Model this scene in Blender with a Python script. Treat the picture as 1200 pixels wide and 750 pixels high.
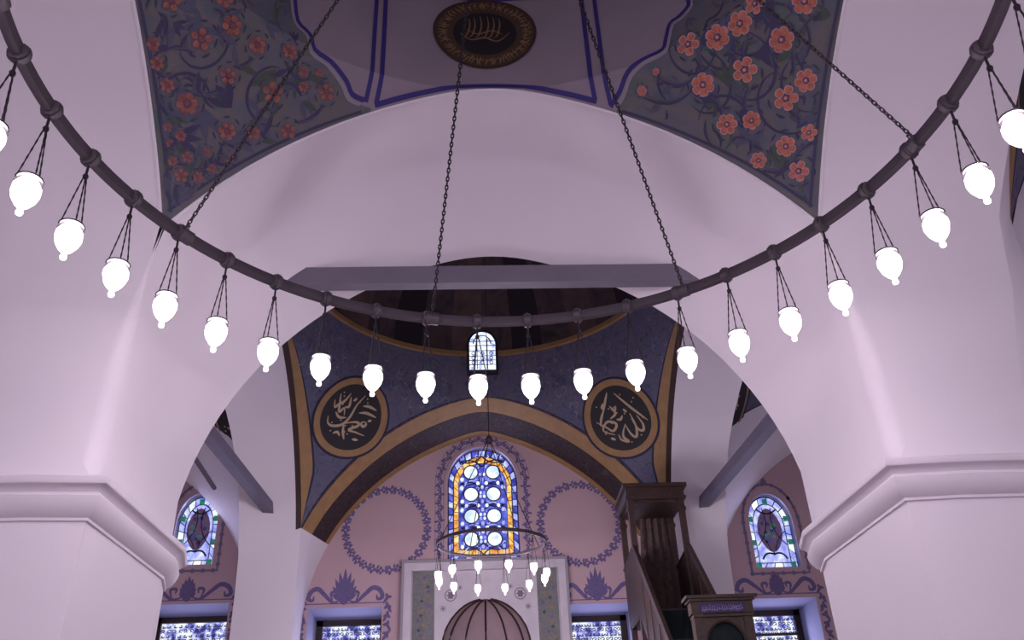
import bpy, math, random
import numpy as np
from mathutils import Vector
random.seed(7)
sin, cos, pi = math.sin, math.cos, math.pi
for o in list(bpy.data.objects): bpy.data.objects.remove(o)
COL = bpy.context.scene.collection
S = 4.0                      # one design unit (about half the hall) in metres
OZ = 4.3                     # height of the cornice (design z = 0) above the floor
def W(x, y, z): return (x*S, y*S, z*S+OZ)
# ------------------------------------------------------------------ camera
cam = bpy.data.objects.new('camera', bpy.data.cameras.new('camera')); COL.objects.link(cam)
F_PX = 1028.3
cam.data.sensor_width = 36.0; cam.data.lens = 36.0*F_PX/1200.0
cam.data.clip_start = 0.05; cam.data.clip_end = 200
yaw, pitch, roll = 0.0597, 0.5453, -0.0445
Fv = Vector((sin(yaw)*cos(pitch), cos(yaw)*cos(pitch), sin(pitch)))
Rv = Vector((cos(yaw), -sin(yaw), 0)); Uv = Rv.cross(Fv)
R2 = cos(roll)*Rv+sin(roll)*Uv; U2 = -sin(roll)*Rv+cos(roll)*Uv
from mathutils import Matrix
M = Matrix((R2, U2, -Fv)).transposed().to_4x4(); M.translation = Vector(W(-0.074, -0.8956, -0.675))
cam.matrix_world = M
bpy.context.scene.camera = cam
# ------------------------------------------------------------------ world and exposure
w = bpy.data.worlds.new('World'); bpy.context.scene.world = w; w.use_nodes = True
w.node_tree.nodes['Background'].inputs[0].default_value = (0.66, 0.58, 0.74, 1)
w.node_tree.nodes['Background'].inputs[1].default_value = 1.0
vs = bpy.context.scene.view_settings
vs.view_transform = 'Standard'; vs.look = 'None'; vs.gamma = 1.0; vs.exposure = 0.0; vs.use_curve_mapping = False
LAMP_POWER = 150.0; LAMP2_POWER = 35.0
LAMP_COL = (1.0, 0.86, 0.94, 1)
DAY = 1.6
def area_light(name, loc, rot, sx, sy, power, col):
    l = bpy.data.lights.new(name, 'AREA'); l.shape = 'RECTANGLE'; l.size = sx; l.size_y = sy
    l.energy = power; l.color = col
    o = bpy.data.objects.new(name, l); o.location = loc; o.rotation_euler = rot; COL.objects.link(o); return o
# added fill from behind the camera, standing in for unseen rear daylight
area_light('rear_fill', W(0, -2.3, -0.25), (math.radians(90), 0, 0), 7, 4, 150, (0.95, 0.86, 1.0))

# added point fills behind the front piers, brightening the side bays
for sx in (-1, 1):
    pl = bpy.data.lights.new('side_bay_fill', 'POINT'); pl.energy = 95; pl.shadow_soft_size = .5; pl.color = (1.0, .88, 1.0)
    po = bpy.data.objects.new('side_bay_fill', pl); po.location = W(sx*1.85, 2.15, .05); COL.objects.link(po)

# ------------------------------------------------------------------ materials
def mat(name, col, rough=0.6, metal=0.0, emit=None, estr=0.0, noise=0.0, nscale=3.0, bump=0.0, bscale=20.0, spec=None):
    m = bpy.data.materials.new(name); m.use_nodes = True
    nt = m.node_tree; b = nt.nodes['Principled BSDF']
    b.inputs['Base Color'].default_value = (*col, 1); b.inputs['Roughness'].default_value = rough
    b.inputs['Metallic'].default_value = metal
    if spec is not None: b.inputs['Specular IOR Level'].default_value = spec
    if emit: b.inputs['Emission Color'].default_value = (*emit, 1); b.inputs['Emission Strength'].default_value = estr
    if noise or bump: tc = nt.nodes.new('ShaderNodeTexCoord')
    if noise:
        n = nt.nodes.new('ShaderNodeTexNoise'); n.inputs['Scale'].default_value = nscale; n.inputs['Detail'].default_value = 5
        nt.links.new(tc.outputs['Object'], n.inputs['Vector'])
        r = nt.nodes.new('ShaderNodeValToRGB')
        r.color_ramp.elements[0].position = .3; r.color_ramp.elements[1].position = .7
        r.color_ramp.elements[0].color = (*[c*(1-noise) for c in col], 1)
        r.color_ramp.elements[1].color = (*[min(1, c*(1+noise)) for c in col], 1)
        nt.links.new(n.outputs['Fac'], r.inputs[0]); nt.links.new(r.outputs[0], b.inputs['Base Color'])
    if bump:
        n2 = nt.nodes.new('ShaderNodeTexNoise'); n2.inputs['Scale'].default_value = bscale; n2.inputs['Detail'].default_value = 4
        nt.links.new(tc.outputs['Object'], n2.inputs['Vector'])
        bp = nt.nodes.new('ShaderNodeBump'); bp.inputs['Strength'].default_value = bump; bp.inputs['Distance'].default_value = .02
        nt.links.new(n2.outputs['Fac'], bp.inputs['Height']); nt.links.new(bp.outputs[0], b.inputs['Normal'])
    return m
def mottle(name, cols, scale, rough=.7, dist=1.5):
    m = bpy.data.materials.new(name); m.use_nodes = True; nt = m.node_tree; b = nt.nodes['Principled BSDF']
    b.inputs['Roughness'].default_value = rough
    tc = nt.nodes.new('ShaderNodeTexCoord'); n = nt.nodes.new('ShaderNodeTexNoise')
    n.inputs['Scale'].default_value = scale; n.inputs['Detail'].default_value = 6; n.inputs['Distortion'].default_value = dist
    nt.links.new(tc.outputs['Object'], n.inputs['Vector'])
    r = nt.nodes.new('ShaderNodeValToRGB'); e = r.color_ramp.elements
    while len(e) < len(cols): e.new(.5)
    for i, c in enumerate(cols):
        e[i].position = .32+.36*i/(len(cols)-1); e[i].color = (*c, 1)
    nt.links.new(n.outputs['Fac'], r.inputs[0]); nt.links.new(r.outputs[0], b.inputs['Base Color'])
    return m
def lit_glass(name, cols, scale, strength, vor=False):
    """pane with daylight behind it: coloured procedural mottling that shines"""
    m = bpy.data.materials.new(name); m.use_nodes = True; nt = m.node_tree; b = nt.nodes['Principled BSDF']
    b.inputs['Base Color'].default_value = (.05, .05, .08, 1); b.inputs['Roughness'].default_value = .15
    tc = nt.nodes.new('ShaderNodeTexCoord')
    if vor:
        n = nt.nodes.new('ShaderNodeTexVoronoi'); n.inputs['Scale'].default_value = scale; out = n.outputs['Color']
        sep = nt.nodes.new('ShaderNodeSeparateColor'); nt.links.new(out, sep.inputs[0]); out = sep.outputs[0]
    else:
        n = nt.nodes.new('ShaderNodeTexNoise'); n.inputs['Scale'].default_value = scale; n.inputs['Detail'].default_value = 3; out = n.outputs['Fac']
    nt.links.new(tc.outputs['Object'], n.inputs['Vector'])
    r = nt.nodes.new('ShaderNodeValToRGB'); e = r.color_ramp.elements; r.color_ramp.interpolation = 'CONSTANT' if vor else 'LINEAR'
    while len(e) < len(cols): e.new(.5)
    for i, c in enumerate(cols):
        e[i].position = (i/len(cols)) if vor else .35+.3*i/max(1, len(cols)-1); e[i].color = (*c, 1)
    nt.links.new(out, r.inputs[0]); nt.links.new(r.outputs[0], b.inputs['Emission Color'])
    b.inputs['Emission Strength'].default_value = strength
    return m
PLASTER = mat('white_plaster', (.80, .74, .80), .75, noise=.02, nscale=.5, bump=.05, bscale=4)
PLASTER_END = mat('pinkish_plaster', (.555, .385, .42), .8, noise=.03, nscale=1)
MOULD = mat('cornice_plaster', (.76, .70, .76), .6)
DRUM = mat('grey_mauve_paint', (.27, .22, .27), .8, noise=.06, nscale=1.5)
BLUE = mat('ultramarine_line', (.030, .018, .16), .7)
PEND = mottle('pendentive_ground', [(.085, .105, .13), (.11, .11, .145), (.135, .12, .125), (.08, .11, .12)], 1.6)
ORANGE = mat('orange_petal', (.48, .14, .085), .8, noise=.35, nscale=14)
PINK = mat('pink_petal_edge', (.46, .29, .36), .8)
WINE = mat('wine_petal', (.30, .06, .07), .8)
STEM = mat('indigo_stem', (.050, .045, .105), .8)
LEAF = mat('green_leaf', (.065, .085, .07), .8)
GREYL = mat('slate_leaf', (.085, .085, .14), .8)
DARKM = mat('medallion_black', (.012, .010, .012), .6)
BROWNM = mat('medallion_brown', (.06, .035, .02), .7)
GOLDD = mat('dull_gold_letters', (.22, .13, .07), .5)
GOLD = mat('ochre_band', (.35, .205, .085), .7, noise=.12, nscale=6)
LETTER = mat('gilt_letters', (.52, .38, .24), .5)
BROWN = mat('brown_band', (.045, .018, .014), .7)
DBAND = mottle('dark_scroll_band', [(.03, .015, .02), (.055, .03, .035), (.02, .012, .018), (.07, .05, .04)], 7)
BLUEP = mottle('blue_grey_ground', [(.07, .075, .14), (.10, .10, .18), (.13, .12, .17), (.06, .065, .13)], 5)
BLUED = mat('dark_blue_line', (.015, .015, .05), .7)
BLUEL = mat('pale_blue_tracing', (.20, .20, .30), .7)
DOMED = mottle('dark_dome_paint', [(.035, .026, .035), (.065, .045, .055), (.09, .06, .065), (.04, .03, .045)], 1.5)
DOMES = mat('dome_stripe', (.022, .017, .026), .8)
DOMES2 = mat('dome_stripe_brown', (.12, .075, .075), .8, noise=.3, nscale=3)
ORN = mat('violet_stencil', (.155, .12, .27), .8, noise=.12, nscale=20)
BEAM = mat('grey_beam_paint', (.155, .135, .18), .6, noise=.06, nscale=3)
BEAM2 = mat('slate_beam_paint', (.15, .13, .19), .6, noise=.06, nscale=3)
IRON = mat('black_iron', (.07, .055, .07), .5, .4)
IRON2 = mat('dark_wire', (.03, .022, .03), .5, .6)
WOOD = mottle('dark_walnut', [(.035, .016, .013), (.052, .024, .018), (.028, .013, .012), (.06, .03, .02)], 4, .5)
WOOD2 = mottle('portal_wood', [(.05, .028, .02), (.07, .04, .026), (.042, .024, .018)], 5, .5)
CURT = mottle('dark_green_cloth', [(.006, .014, .016), (.010, .022, .024)], 3, .9)
FRAME = mat('brown_window_frame', (.035, .018, .016), .5)
LEAD = mat('window_lead', (.02, .02, .07), .6)
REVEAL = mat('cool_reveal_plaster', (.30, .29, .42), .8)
MARBLE = mat('white_marble', (.62, .56, .62), .45, noise=.05, nscale=4)
NPANEL = mottle('faded_tile', [(.18, .18, .20), (.24, .22, .22), (.15, .17, .18), (.28, .22, .20)], 9)
HOOD = mat('hood_plaster', (.42, .31, .33), .8, noise=.05, nscale=4)
GOLDGL = lit_glass('amber_glass', [(.75, .25, .02), (1.0, .55, .10), (1.0, .85, .35)], 9, 1.0)
BLUEGL = lit_glass('cobalt_glass', [(.03, .03, .35), (.07, .08, .55), (.15, .2, .9)], 7, .9)
WHITEGL = lit_glass('clear_roundel_glass', [(.55, .7, .95), (.9, .97, 1.0), (1, 1, 1)], 5, 1.15)
PALEGL = lit_glass('pale_blue_glass', [(.25, .28, .85), (.45, .5, 1.0), (.8, .85, 1.0)], 6, 1.0)
GREENGL = lit_glass('green_glass', [(.0, .12, .08), (.02, .25, .15)], 12, .8)
DARKGL = lit_glass('smoky_violet_glass', [(.05, .03, .09), (.10, .05, .09), (.04, .04, .16)], 6, .8)
GARDEN = lit_glass('foliage_glass', [(.05, .05, .25), (.3, .32, .8), (.8, .85, 1.0), (1, 1, 1)], 7, 1.1)

# ------------------------------------------------------------------ mesh tools (design units in, metres out)
class MB:
    def __init__(s): s.v = []; s.f = []; s.m = []
    def vert(s, p): s.v.append(tuple(p)); return len(s.v)-1
    def face(s, ids, m=0): s.f.append(tuple(ids)); s.m.append(m)
    def grid(s, P, m=0, closed=False, mfun=None):
        n0 = len(s.v); R = len(P); Cn = len(P[0])
        for row in P: s.v += [tuple(p) for p in row]
        for i in range(R-1):
            for j in range(Cn if closed else Cn-1):
                k = (j+1) % Cn
                s.face((n0+i*Cn+j, n0+i*Cn+k, n0+(i+1)*Cn+k, n0+(i+1)*Cn+j), mfun(i, j) if mfun else m)
    def box(s, x0, x1, y0, y1, z0, z1, m=0):
        n = len(s.v)
        s.v += [(x, y, z) for z in (z0, z1) for y in (y0, y1) for x in (x0, x1)]
        for q in ((0, 2, 3, 1), (4, 5, 7, 6), (0, 1, 5, 4), (2, 6, 7, 3), (0, 4, 6, 2), (1, 3, 7, 5)): s.face([n+i for i in q], m)
    def tube(s, pts, r, seg=8, m=0, closed=False, cap=True, sq=1.0):
        pts = [Vector(p) for p in pts]; n = len(pts); rows = []
        up0 = Vector((0, 0, 1))
        for i, p in enumerate(pts):
            a = pts[(i-1) % n] if (closed or i) else p; c = pts[(i+1) % n] if (closed or i < n-1) else p
            t = (c-a).normalized(); up = up0 if abs(t.z) < .95 else Vector((1, 0, 0))
            sd = t.cross(up).normalized(); u = sd.cross(t)
            rr = r[i] if hasattr(r, '__len__') else r
            rows.append([p+sd*(cos(2*pi*k/seg)*rr)+u*(sin(2*pi*k/seg)*rr*sq) for k in range(seg)])
        n0 = len(s.v)
        if closed: rows.append(rows[0])
        s.grid(rows, m, closed=True)
        if cap and not closed:
            s.face([n0+k for k in range(seg)][::-1], m); s.face([n0+(len(rows)-1)*seg+k for k in range(seg)], m)
    def lathe(s, prof, c=(0, 0, 0), seg=16, m=0):
        s.grid([[(c[0]+r*cos(2*pi*k/seg), c[1]+r*sin(2*pi*k/seg), c[2]+z) for k in range(seg)] for r, z in prof], m, closed=True)
    def prism(s, poly, f0, f1, m=0):
        """closed 2D polygon pushed between two mapping functions"""
        n = len(poly); a = [s.vert(f0(*p)) for p in poly]; b = [s.vert(f1(*p)) for p in poly]
        s.face(a[::-1], m); s.face(b, m)
        for i in range(n): j = (i+1) % n; s.face((a[i], a[j], b[j], b[i]), m)
def wloc(o):
    v = Vector((0, 0, 0))
    while o is not None: v += o.location; o = o.parent
    return v
def obj(name, mb, mats, parent=None, smooth=True, units=True, kind=None, label=None, local=False, sharp=40, loc=None):
    me = bpy.data.meshes.new(name)
    V = [W(*p) for p in mb.v] if units else list(mb.v)
    off = Vector((0, 0, 0)) if local else (wloc(parent) if parent is not None else Vector((0, 0, 0)))
    if loc is not None: off = off+Vector(loc)
    V = [(p[0]-off[0], p[1]-off[1], p[2]-off[2]) for p in V]
    me.from_pydata(V, [], mb.f)
    if not isinstance(mats, (list, tuple)): mats = [mats]
    for m in mats: me.materials.append(m)
    me.polygons.foreach_set('material_index', mb.m)
    if smooth:
        me.polygons.foreach_set('use_smooth', [True]*len(mb.f))
        me.set_sharp_from_angle(angle=math.radians(sharp))
    me.update()
    o = bpy.data.objects.new(name, me); COL.objects.link(o)
    if parent is not None: o.parent = parent
    if loc is not None: o.location = loc
    if kind: o['kind'] = kind
    if label: o['label'] = label
    return o
def recalc(o):
    import bmesh
    bm = bmesh.new(); bm.from_mesh(o.data); bmesh.ops.recalc_face_normals(bm, faces=bm.faces); bm.to_mesh(o.data); bm.free(); return o
def empty(name, loc, label=None, cat=None, group=None, kind=None, parent=None, units=True):
    o = bpy.data.objects.new(name, None); COL.objects.link(o); o.location = W(*loc) if units else loc
    o.empty_display_size = .2
    if parent is not None: o.parent = parent; o.location = Vector(o.location)-wloc(parent)
    tag(o, label, cat, group, kind); return o
def tag(o, label=None, cat=None, group=None, kind=None):
    for k, v in (('label', label), ('category', cat), ('group', group), ('kind', kind)):
        if v: o[k] = v
    return o
def face_fill(outer, holes, f, m=0):
    """planar polygon with holes, 2D points mapped by f"""
    import bmesh
    bm = bmesh.new(); es = []
    for loop in [outer]+holes:
        vs_ = [bm.verts.new((p[0], 0, p[1])) for p in loop]
        es += [bm.edges.new((vs_[i], vs_[(i+1) % len(vs_)])) for i in range(len(vs_))]
    bmesh.ops.triangle_fill(bm, use_beauty=True, edges=es, normal=(0, -1, 0))
    mb = MB(); bm.verts.ensure_lookup_table()
    for i, v in enumerate(bm.verts): v.index = i; mb.vert(f(v.co.x, v.co.z))
    for fc in bm.faces: mb.face([v.index for v in fc.verts], m)
    bm.free(); return mb
LAY = [0]
def bump_layer(): LAY[0] = (LAY[0]+1) % 14
# 2D painting helpers -> faces mapped through f(u, v)
def stroke(mb, pts, w0, f, m=0, taper=True, w1=None, sub=1):
    bump_layer(); P = []
    for i in range(len(pts)-1):
        for k in range(sub):
            t = k/sub; P.append((pts[i][0]*(1-t)+pts[i+1][0]*t, pts[i][1]*(1-t)+pts[i+1][1]*t))
    P.append(pts[-1]); n = len(P); A = []; B = []
    for i, (x, y) in enumerate(P):
        a = P[max(0, i-1)]; c = P[min(n-1, i+1)]; dx, dy = c[0]-a[0], c[1]-a[1]; L = math.hypot(dx, dy) or 1
        t = i/(n-1); ww = w0*(.25+.75*sin(pi*min(1, max(0, t)))) if taper else w0
        nx, ny = -dy/L*ww/2, dx/L*ww/2
        A.append(mb.vert(f(x+nx, y+ny))); B.append(mb.vert(f(x-nx, y-ny)))
    for i in range(n-1): mb.face((A[i], A[i+1], B[i+1], B[i]), m)
def curve2(p0, p1, bend, n=8):
    (x0, y0), (x1, y1) = p0, p1; mx, my = (x0+x1)/2-(y1-y0)*bend, (y0+y1)/2+(x1-x0)*bend
    return [((1-t)**2*x0+2*t*(1-t)*mx+t*t*x1, (1-t)**2*y0+2*t*(1-t)*my+t*t*y1) for t in [i/n for i in range(n+1)]]
def smooth_pts(P, n=5):
    out = []
    for i in range(len(P)-1):
        a = P[max(0, i-1)]; b = P[i]; c = P[i+1]; d = P[min(len(P)-1, i+2)]
        for k in range(n):
            t = k/n
            out.append(tuple(.5*((2*b[j])+(-a[j]+c[j])*t+(2*a[j]-5*b[j]+4*c[j]-d[j])*t*t+(-a[j]+3*b[j]-3*c[j]+d[j])*t**3) for j in (0, 1)))
    out.append(P[-1]); return out
def blob(mb, c, rf, f, m=0, n=16):
    bump_layer(); k0 = mb.vert(f(*c)); ids = []
    for i in range(n):
        a = 2*pi*i/n; r = rf(a) if callable(rf) else rf; ids.append(mb.vert(f(c[0]+r*cos(a), c[1]+r*sin(a))))
    for i in range(n): mb.face((k0, ids[i], ids[(i+1) % n]), m)
def ring2(mb, c, r0, r1, f, m=0, n=40):
    A = [mb.vert(f(c[0]+r0*cos(2*pi*i/n), c[1]+r0*sin(2*pi*i/n))) for i in range(n)]
    B = [mb.vert(f(c[0]+r1*cos(2*pi*i/n), c[1]+r1*sin(2*pi*i/n))) for i in range(n)]
    for i in range(n): j = (i+1) % n; mb.face((A[i], A[j], B[j], B[i]), m)
def leafpoly(mb, a, b, wd, f, m=0, n=6):
    bump_layer(); dx, dy = b[0]-a[0], b[1]-a[1]; L = math.hypot(dx, dy) or 1; nx, ny = -dy/L, dx/L
    A = [(a[0]+dx*i/n+nx*wd*sin(pi*i/n)/2, a[1]+dy*i/n+ny*wd*sin(pi*i/n)/2) for i in range(n+1)]
    B = [(a[0]+dx*i/n-nx*wd*sin(pi*i/n)/2, a[1]+dy*i/n-ny*wd*sin(pi*i/n)/2) for i in range(n+1)]
    ia = [mb.vert(f(*p)) for p in A]; ib = [mb.vert(f(*p)) for p in B]
    for i in range(n): mb.face((ia[i], ia[i+1], ib[i+1], ib[i]), m)

# ------------------------------------------------------------------ arch profiles (half-width at height z, design units)
def crown(h, zA, d):
    """replace the sharp apex of a profile by a round one; returns profile and its new apex"""
    z0 = zA-d; h0 = h(z0); sl = (h(z0)-h(z0-.001))/.001; A = z0-h0/(2*sl)
    return (lambda z: h(z) if z <= z0 else (h0*math.sqrt((A-z)/(A-z0)) if z < A else 0.)), A
b1, zt1, zA1 = .7936, .6242, 1.0830
def h1(z):
    if z >= 1.0830: return 0.
    if z >= zt1: return math.sqrt(max(0, 1.2302**2-(z/.8965)**2))-.2302
    return float(np.interp(z, [0, .1, .2, .3, .4, .5, zt1], [.84, .84, .838, .834, .826, .813, b1]))
def h1m(z):   # same barrel further back, without the kink at the tip
    if z >= 1.0830: return 0.
    g = math.sqrt(max(0, 1.2302**2-(z/.8965)**2))-.2302
    return min(g, float(np.interp(z, [0, .2, .4, .5, .6, .66], [.83, .828, .82, .81, .79, .77])))
def hf(z):    # narrower opening at the back of the front arch
    zz = z+.0125
    if zz <= 0: return .8212
    return max(0, math.sqrt(max(0, (.8212+.1251)**2-(zz/.9459)**2))-.1251)
zAf = .9459*math.sqrt(.9463**2-.1251**2)-.0125
_h1, _h1m, _hf = h1, h1m, hf; _zA1 = zA1
h1, zA1_ = crown(_h1, _zA1, .026); h1m, _ = crown(_h1m, _zA1, .026); hf, zAf = crown(_hf, zAf, .022); zA1 = zA1_
b2, zt2 = .85, .64
def h2(z):
    if z <= zt2: return .85
    return min(.85, max(0, math.sqrt(max(0, 1.171**2-((z+.101)/1.207)**2))-.141))
zA2 = 1.207*math.sqrt(1.171**2-.141**2)-.101
def ht(z):    # blind arch of the end wall
    if z <= .249: return .861
    return max(0, math.sqrt(max(0, 1.235**2-((z-.249)/.813)**2))-.374)
zAt = .249+.813*math.sqrt(1.235**2-.374**2)
_h2, _ht = h2, ht
h2, zA2 = crown(_h2, zA2, .018); ht, zAt = crown(_ht, zAt, .018)
ZF = -1.075   # floor in design units
def levels(zA, zt=None, n=26):
    L = [ZF, -.6, -.3, -.0765]+[zA*sin(pi/2*i/n) for i in range(n+1)]
    if zt:
        i = min(range(4, len(L)), key=lambda k: abs(L[k]-zt)); L[i] = zt
    L[-1] = zA
    return L
def arch_rows(hfun, zA, lv, yfun):
    """full profile left foot -> apex -> right foot as (u, v, z)"""
    left = [(-hfun(z), yfun(z), z) for z in lv]; right = [(hfun(z), yfun(z), z) for z in reversed(lv[:-1])]
    return left+right
def xf(cx, cy, k):   # rotate design arch (built facing +y) by k quarter turns about (cx, cy)
    c, s_ = [(1, 0), (0, 1), (-1, 0), (0, -1)][k % 4]
    return lambda p: (cx+p[0]*c-p[1]*s_, cy+p[0]*s_+p[1]*c, p[2])
# ================================================================== SETTING: main hall
fl = MB(); fl.box(-3.6, 3.6, -2.6, 3.6, ZF-.05, ZF)
CARPET = mat('red_carpet', (.17, .09, .11), .95, noise=.15, nscale=8)
obj('floor', fl, CARPET, kind='structure', smooth=False)
lv1 = levels(zA1, zt1)
def yn1(z): return b1 if z >= zt1 else h1(z)
def rho(z):
    if z <= 0 or z >= zt1: return 0.
    t = min(1, (zt1-z)/.42); return .042*t*t*(3-2*t)
near0 = arch_rows(h1, zA1, lv1, yn1)
near = arch_rows(h1, zA1, lv1, lambda z: yn1(z)+rho(z))
def soffit(k, kind='side'):
    T = xf(0, 0, k); mb = MB()
    if kind == 'front':
        lvm = lv1; mid = arch_rows(h1m, zA1, lvm, lambda z: 1.03)
        lvf = [z if z <= 0 else z*zAf/zA1 for z in lv1]
        far = arch_rows(hf, zAf, lvf, lambda z: 1.2687)
        # curved throat between the wide barrel and the narrower opening
        def mixr(t):
            e = t*t*(3-2*t)
            out = []
            for a, c in zip(mid, far):
                out.append((a[0]+(c[0]-a[0])*(.25*t+.75*e), a[1]+(c[1]-a[1])*t, a[2]+(c[2]-a[2])*(.45*t+.55*t**1.5)))
            return out
        rows = [near, [tuple((a[i]+c[i])/2 for i in range(3)) for a, c in zip(near, mid)]]+[mixr(i/8) for i in range(9)]
        # back of the opening spreads to the first arch of the bay behind
        lvb = [z if z <= 0 else z*zA2/zA1 for z in lv1]
        back = arch_rows(h2, zA2, lvb, lambda z: 1.385)
        rows += [[(p[0], 1.271, p[2]) for p in far], back]
    else:
        dep = lambda z: float(np.interp(z, [0, .2, .45, .77], [1.15, 1.175, 1.235, 1.25])); far = arch_rows(h1m, zA1, lv1, dep)
        lvb = [z if z <= 0 else z*zA2/zA1 for z in lv1]
        rows = [near, [(c[0], .95, c[2]) for c in far], far, [(c[0], c[1]+.003, c[2]) for c in far], arch_rows(h2, zA2, lvb, lambda z: 1.32)]
    mb.grid([[T(p) for p in r] for r in rows], mfun=None)
    return mb
def corner_fillet(k):
    T = xf(0, 0, k); mb = MB(); zs = [z for z in lv1 if 0 < z < zt1]; rows = []
    zs = [.0001]+zs+[zt1]
    for z in zs:
        p = h1(z); r = max(rho(z), 1e-5)
        rows.append([T((-p-r+r*cos(t), p+r-r*sin(t), z)) for t in [pi/2*i/8 for i in range(9)]])
    mb.grid(rows); return mb
obj('wall_front', soffit(0, 'front'), PLASTER, kind='structure', sharp=60)
obj('wall_left', soffit(1), PLASTER, kind='structure', sharp=50)
obj('wall_right', soffit(3), PLASTER, kind='structure', sharp=50)
obj('wall_back', soffit(2), PLASTER, kind='structure', sharp=50)

for k_, w_ in ((0, 'wall_left'), (3, 'wall_right'), (1, 'wall_back'), (2, 'wall_back')):
    obj('rounded_corner', corner_fillet(k_), PLASTER, bpy.data.objects[w_])
# ceiling of the main hall: drum and dome above the arches
def r1(z): return math.hypot(h1(z), b1) if z < zA1 else b1
dm = MB()
prof = [(b1, zA1), (b1, 1.2), (b1, 1.43), (b1+.03, 1.435), (b1+.03, 1.46), (b1-.01, 1.47)]+[((b1-.01)*cos(a), 1.47+.72*sin(a)) for a in [pi/2*i/12 for i in range(1, 13)]]
dm.grid([[(max(r, .001)*sin(2*pi*k/96), max(r, .001)*cos(2*pi*k/96), z) for k in range(96)] for r, z in prof], closed=True)
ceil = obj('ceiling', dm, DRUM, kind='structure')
def pend_grid(rfun, hfun, B, zt, zA, cx, cy, k, off=0., nz=26, cols=None, matf=None, ncol=56):
    """pendentive between front arch edge and side arch edge; column 0 = arch on the k side"""
    mb = MB(); rows = []; T = xf(cx, cy, k)
    for i in range(nz+1):
        z = zt+(zA-zt)*(1-cos(pi/2*i/nz)) if False else zt+(zA-zt)*sin(pi/2*i/nz)
        if i == nz: z = zA
        h = min(hfun(z), B); r = math.hypot(h, B)-off
        p0 = math.atan2(h, B); p1 = pi/2-p0; L = r*(p1-p0)
        fr = cols(L) if cols else [j/ncol for j in range(ncol+1)]
        rows.append([T((r*sin(p0+(p1-p0)*t), r*cos(p0+(p1-p0)*t), z)) for t in fr])
    mb.grid(rows, 0, mfun=matf); return mb
pend_parts = []
for k in range(4):
    o = obj('pendentive', pend_grid(None, h1, b1, zt1, zA1, 0, 0, k), PEND, ceil, label='grey green corner vault painted with orange blossoms' if k in (0, 1) else 'grey green corner vault')
    pend_parts.append(o)
# map (azimuth from +y in degrees, height) to the painted surface, a few mm proud
def surf1(ph, z, off=.0022):
    r = r1(z)-off-.00006*LAY[0]; a = math.radians(ph); return (r*sin(a), r*cos(a), z)
KA = math.degrees(1)/.9   # degrees of azimuth per design unit of arc
def on1(c):               # local tangent chart around (azimuth, height)
    ph0, z0 = c; r = r1(z0); dz = .004; sl = (r1(z0+dz)-r1(z0-dz))/(2*dz) if z0+dz < zA1 else 0; q = math.hypot(1, sl)
    return lambda u, v, off=.0022: surf1(ph0+math.degrees(u/r), z0+v/q, off)
scal_R = [(22.0, .99), (24.3, 1.014), (26.6, 1.049), (29.9, 1.066), (33.8, 1.07), (34.9, 1.10), (36.2, 1.147), (38.2, 1.155), (40.4, 1.175), (40.6, 1.205), (41.3, 1.25), (42.6, 1.28), (44.0, 1.30), (45.0, 1.34)]
scal_L = [(-23.85, .998), (-26.1, 1.002), (-27.75, 1.024), (-31.3, 1.051), (-34.7, 1.062), (-36.0, 1.105), (-38.6, 1.129), (-39.8, 1.204), (-40.8, 1.25), (-42.3, 1.28), (-44.0, 1.30), (-45.0, 1.34)]
def dome_scallop(k):
    base = scal_R if k % 2 == 0 else [(-p, z) for p, z in scal_L]
    return base
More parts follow.
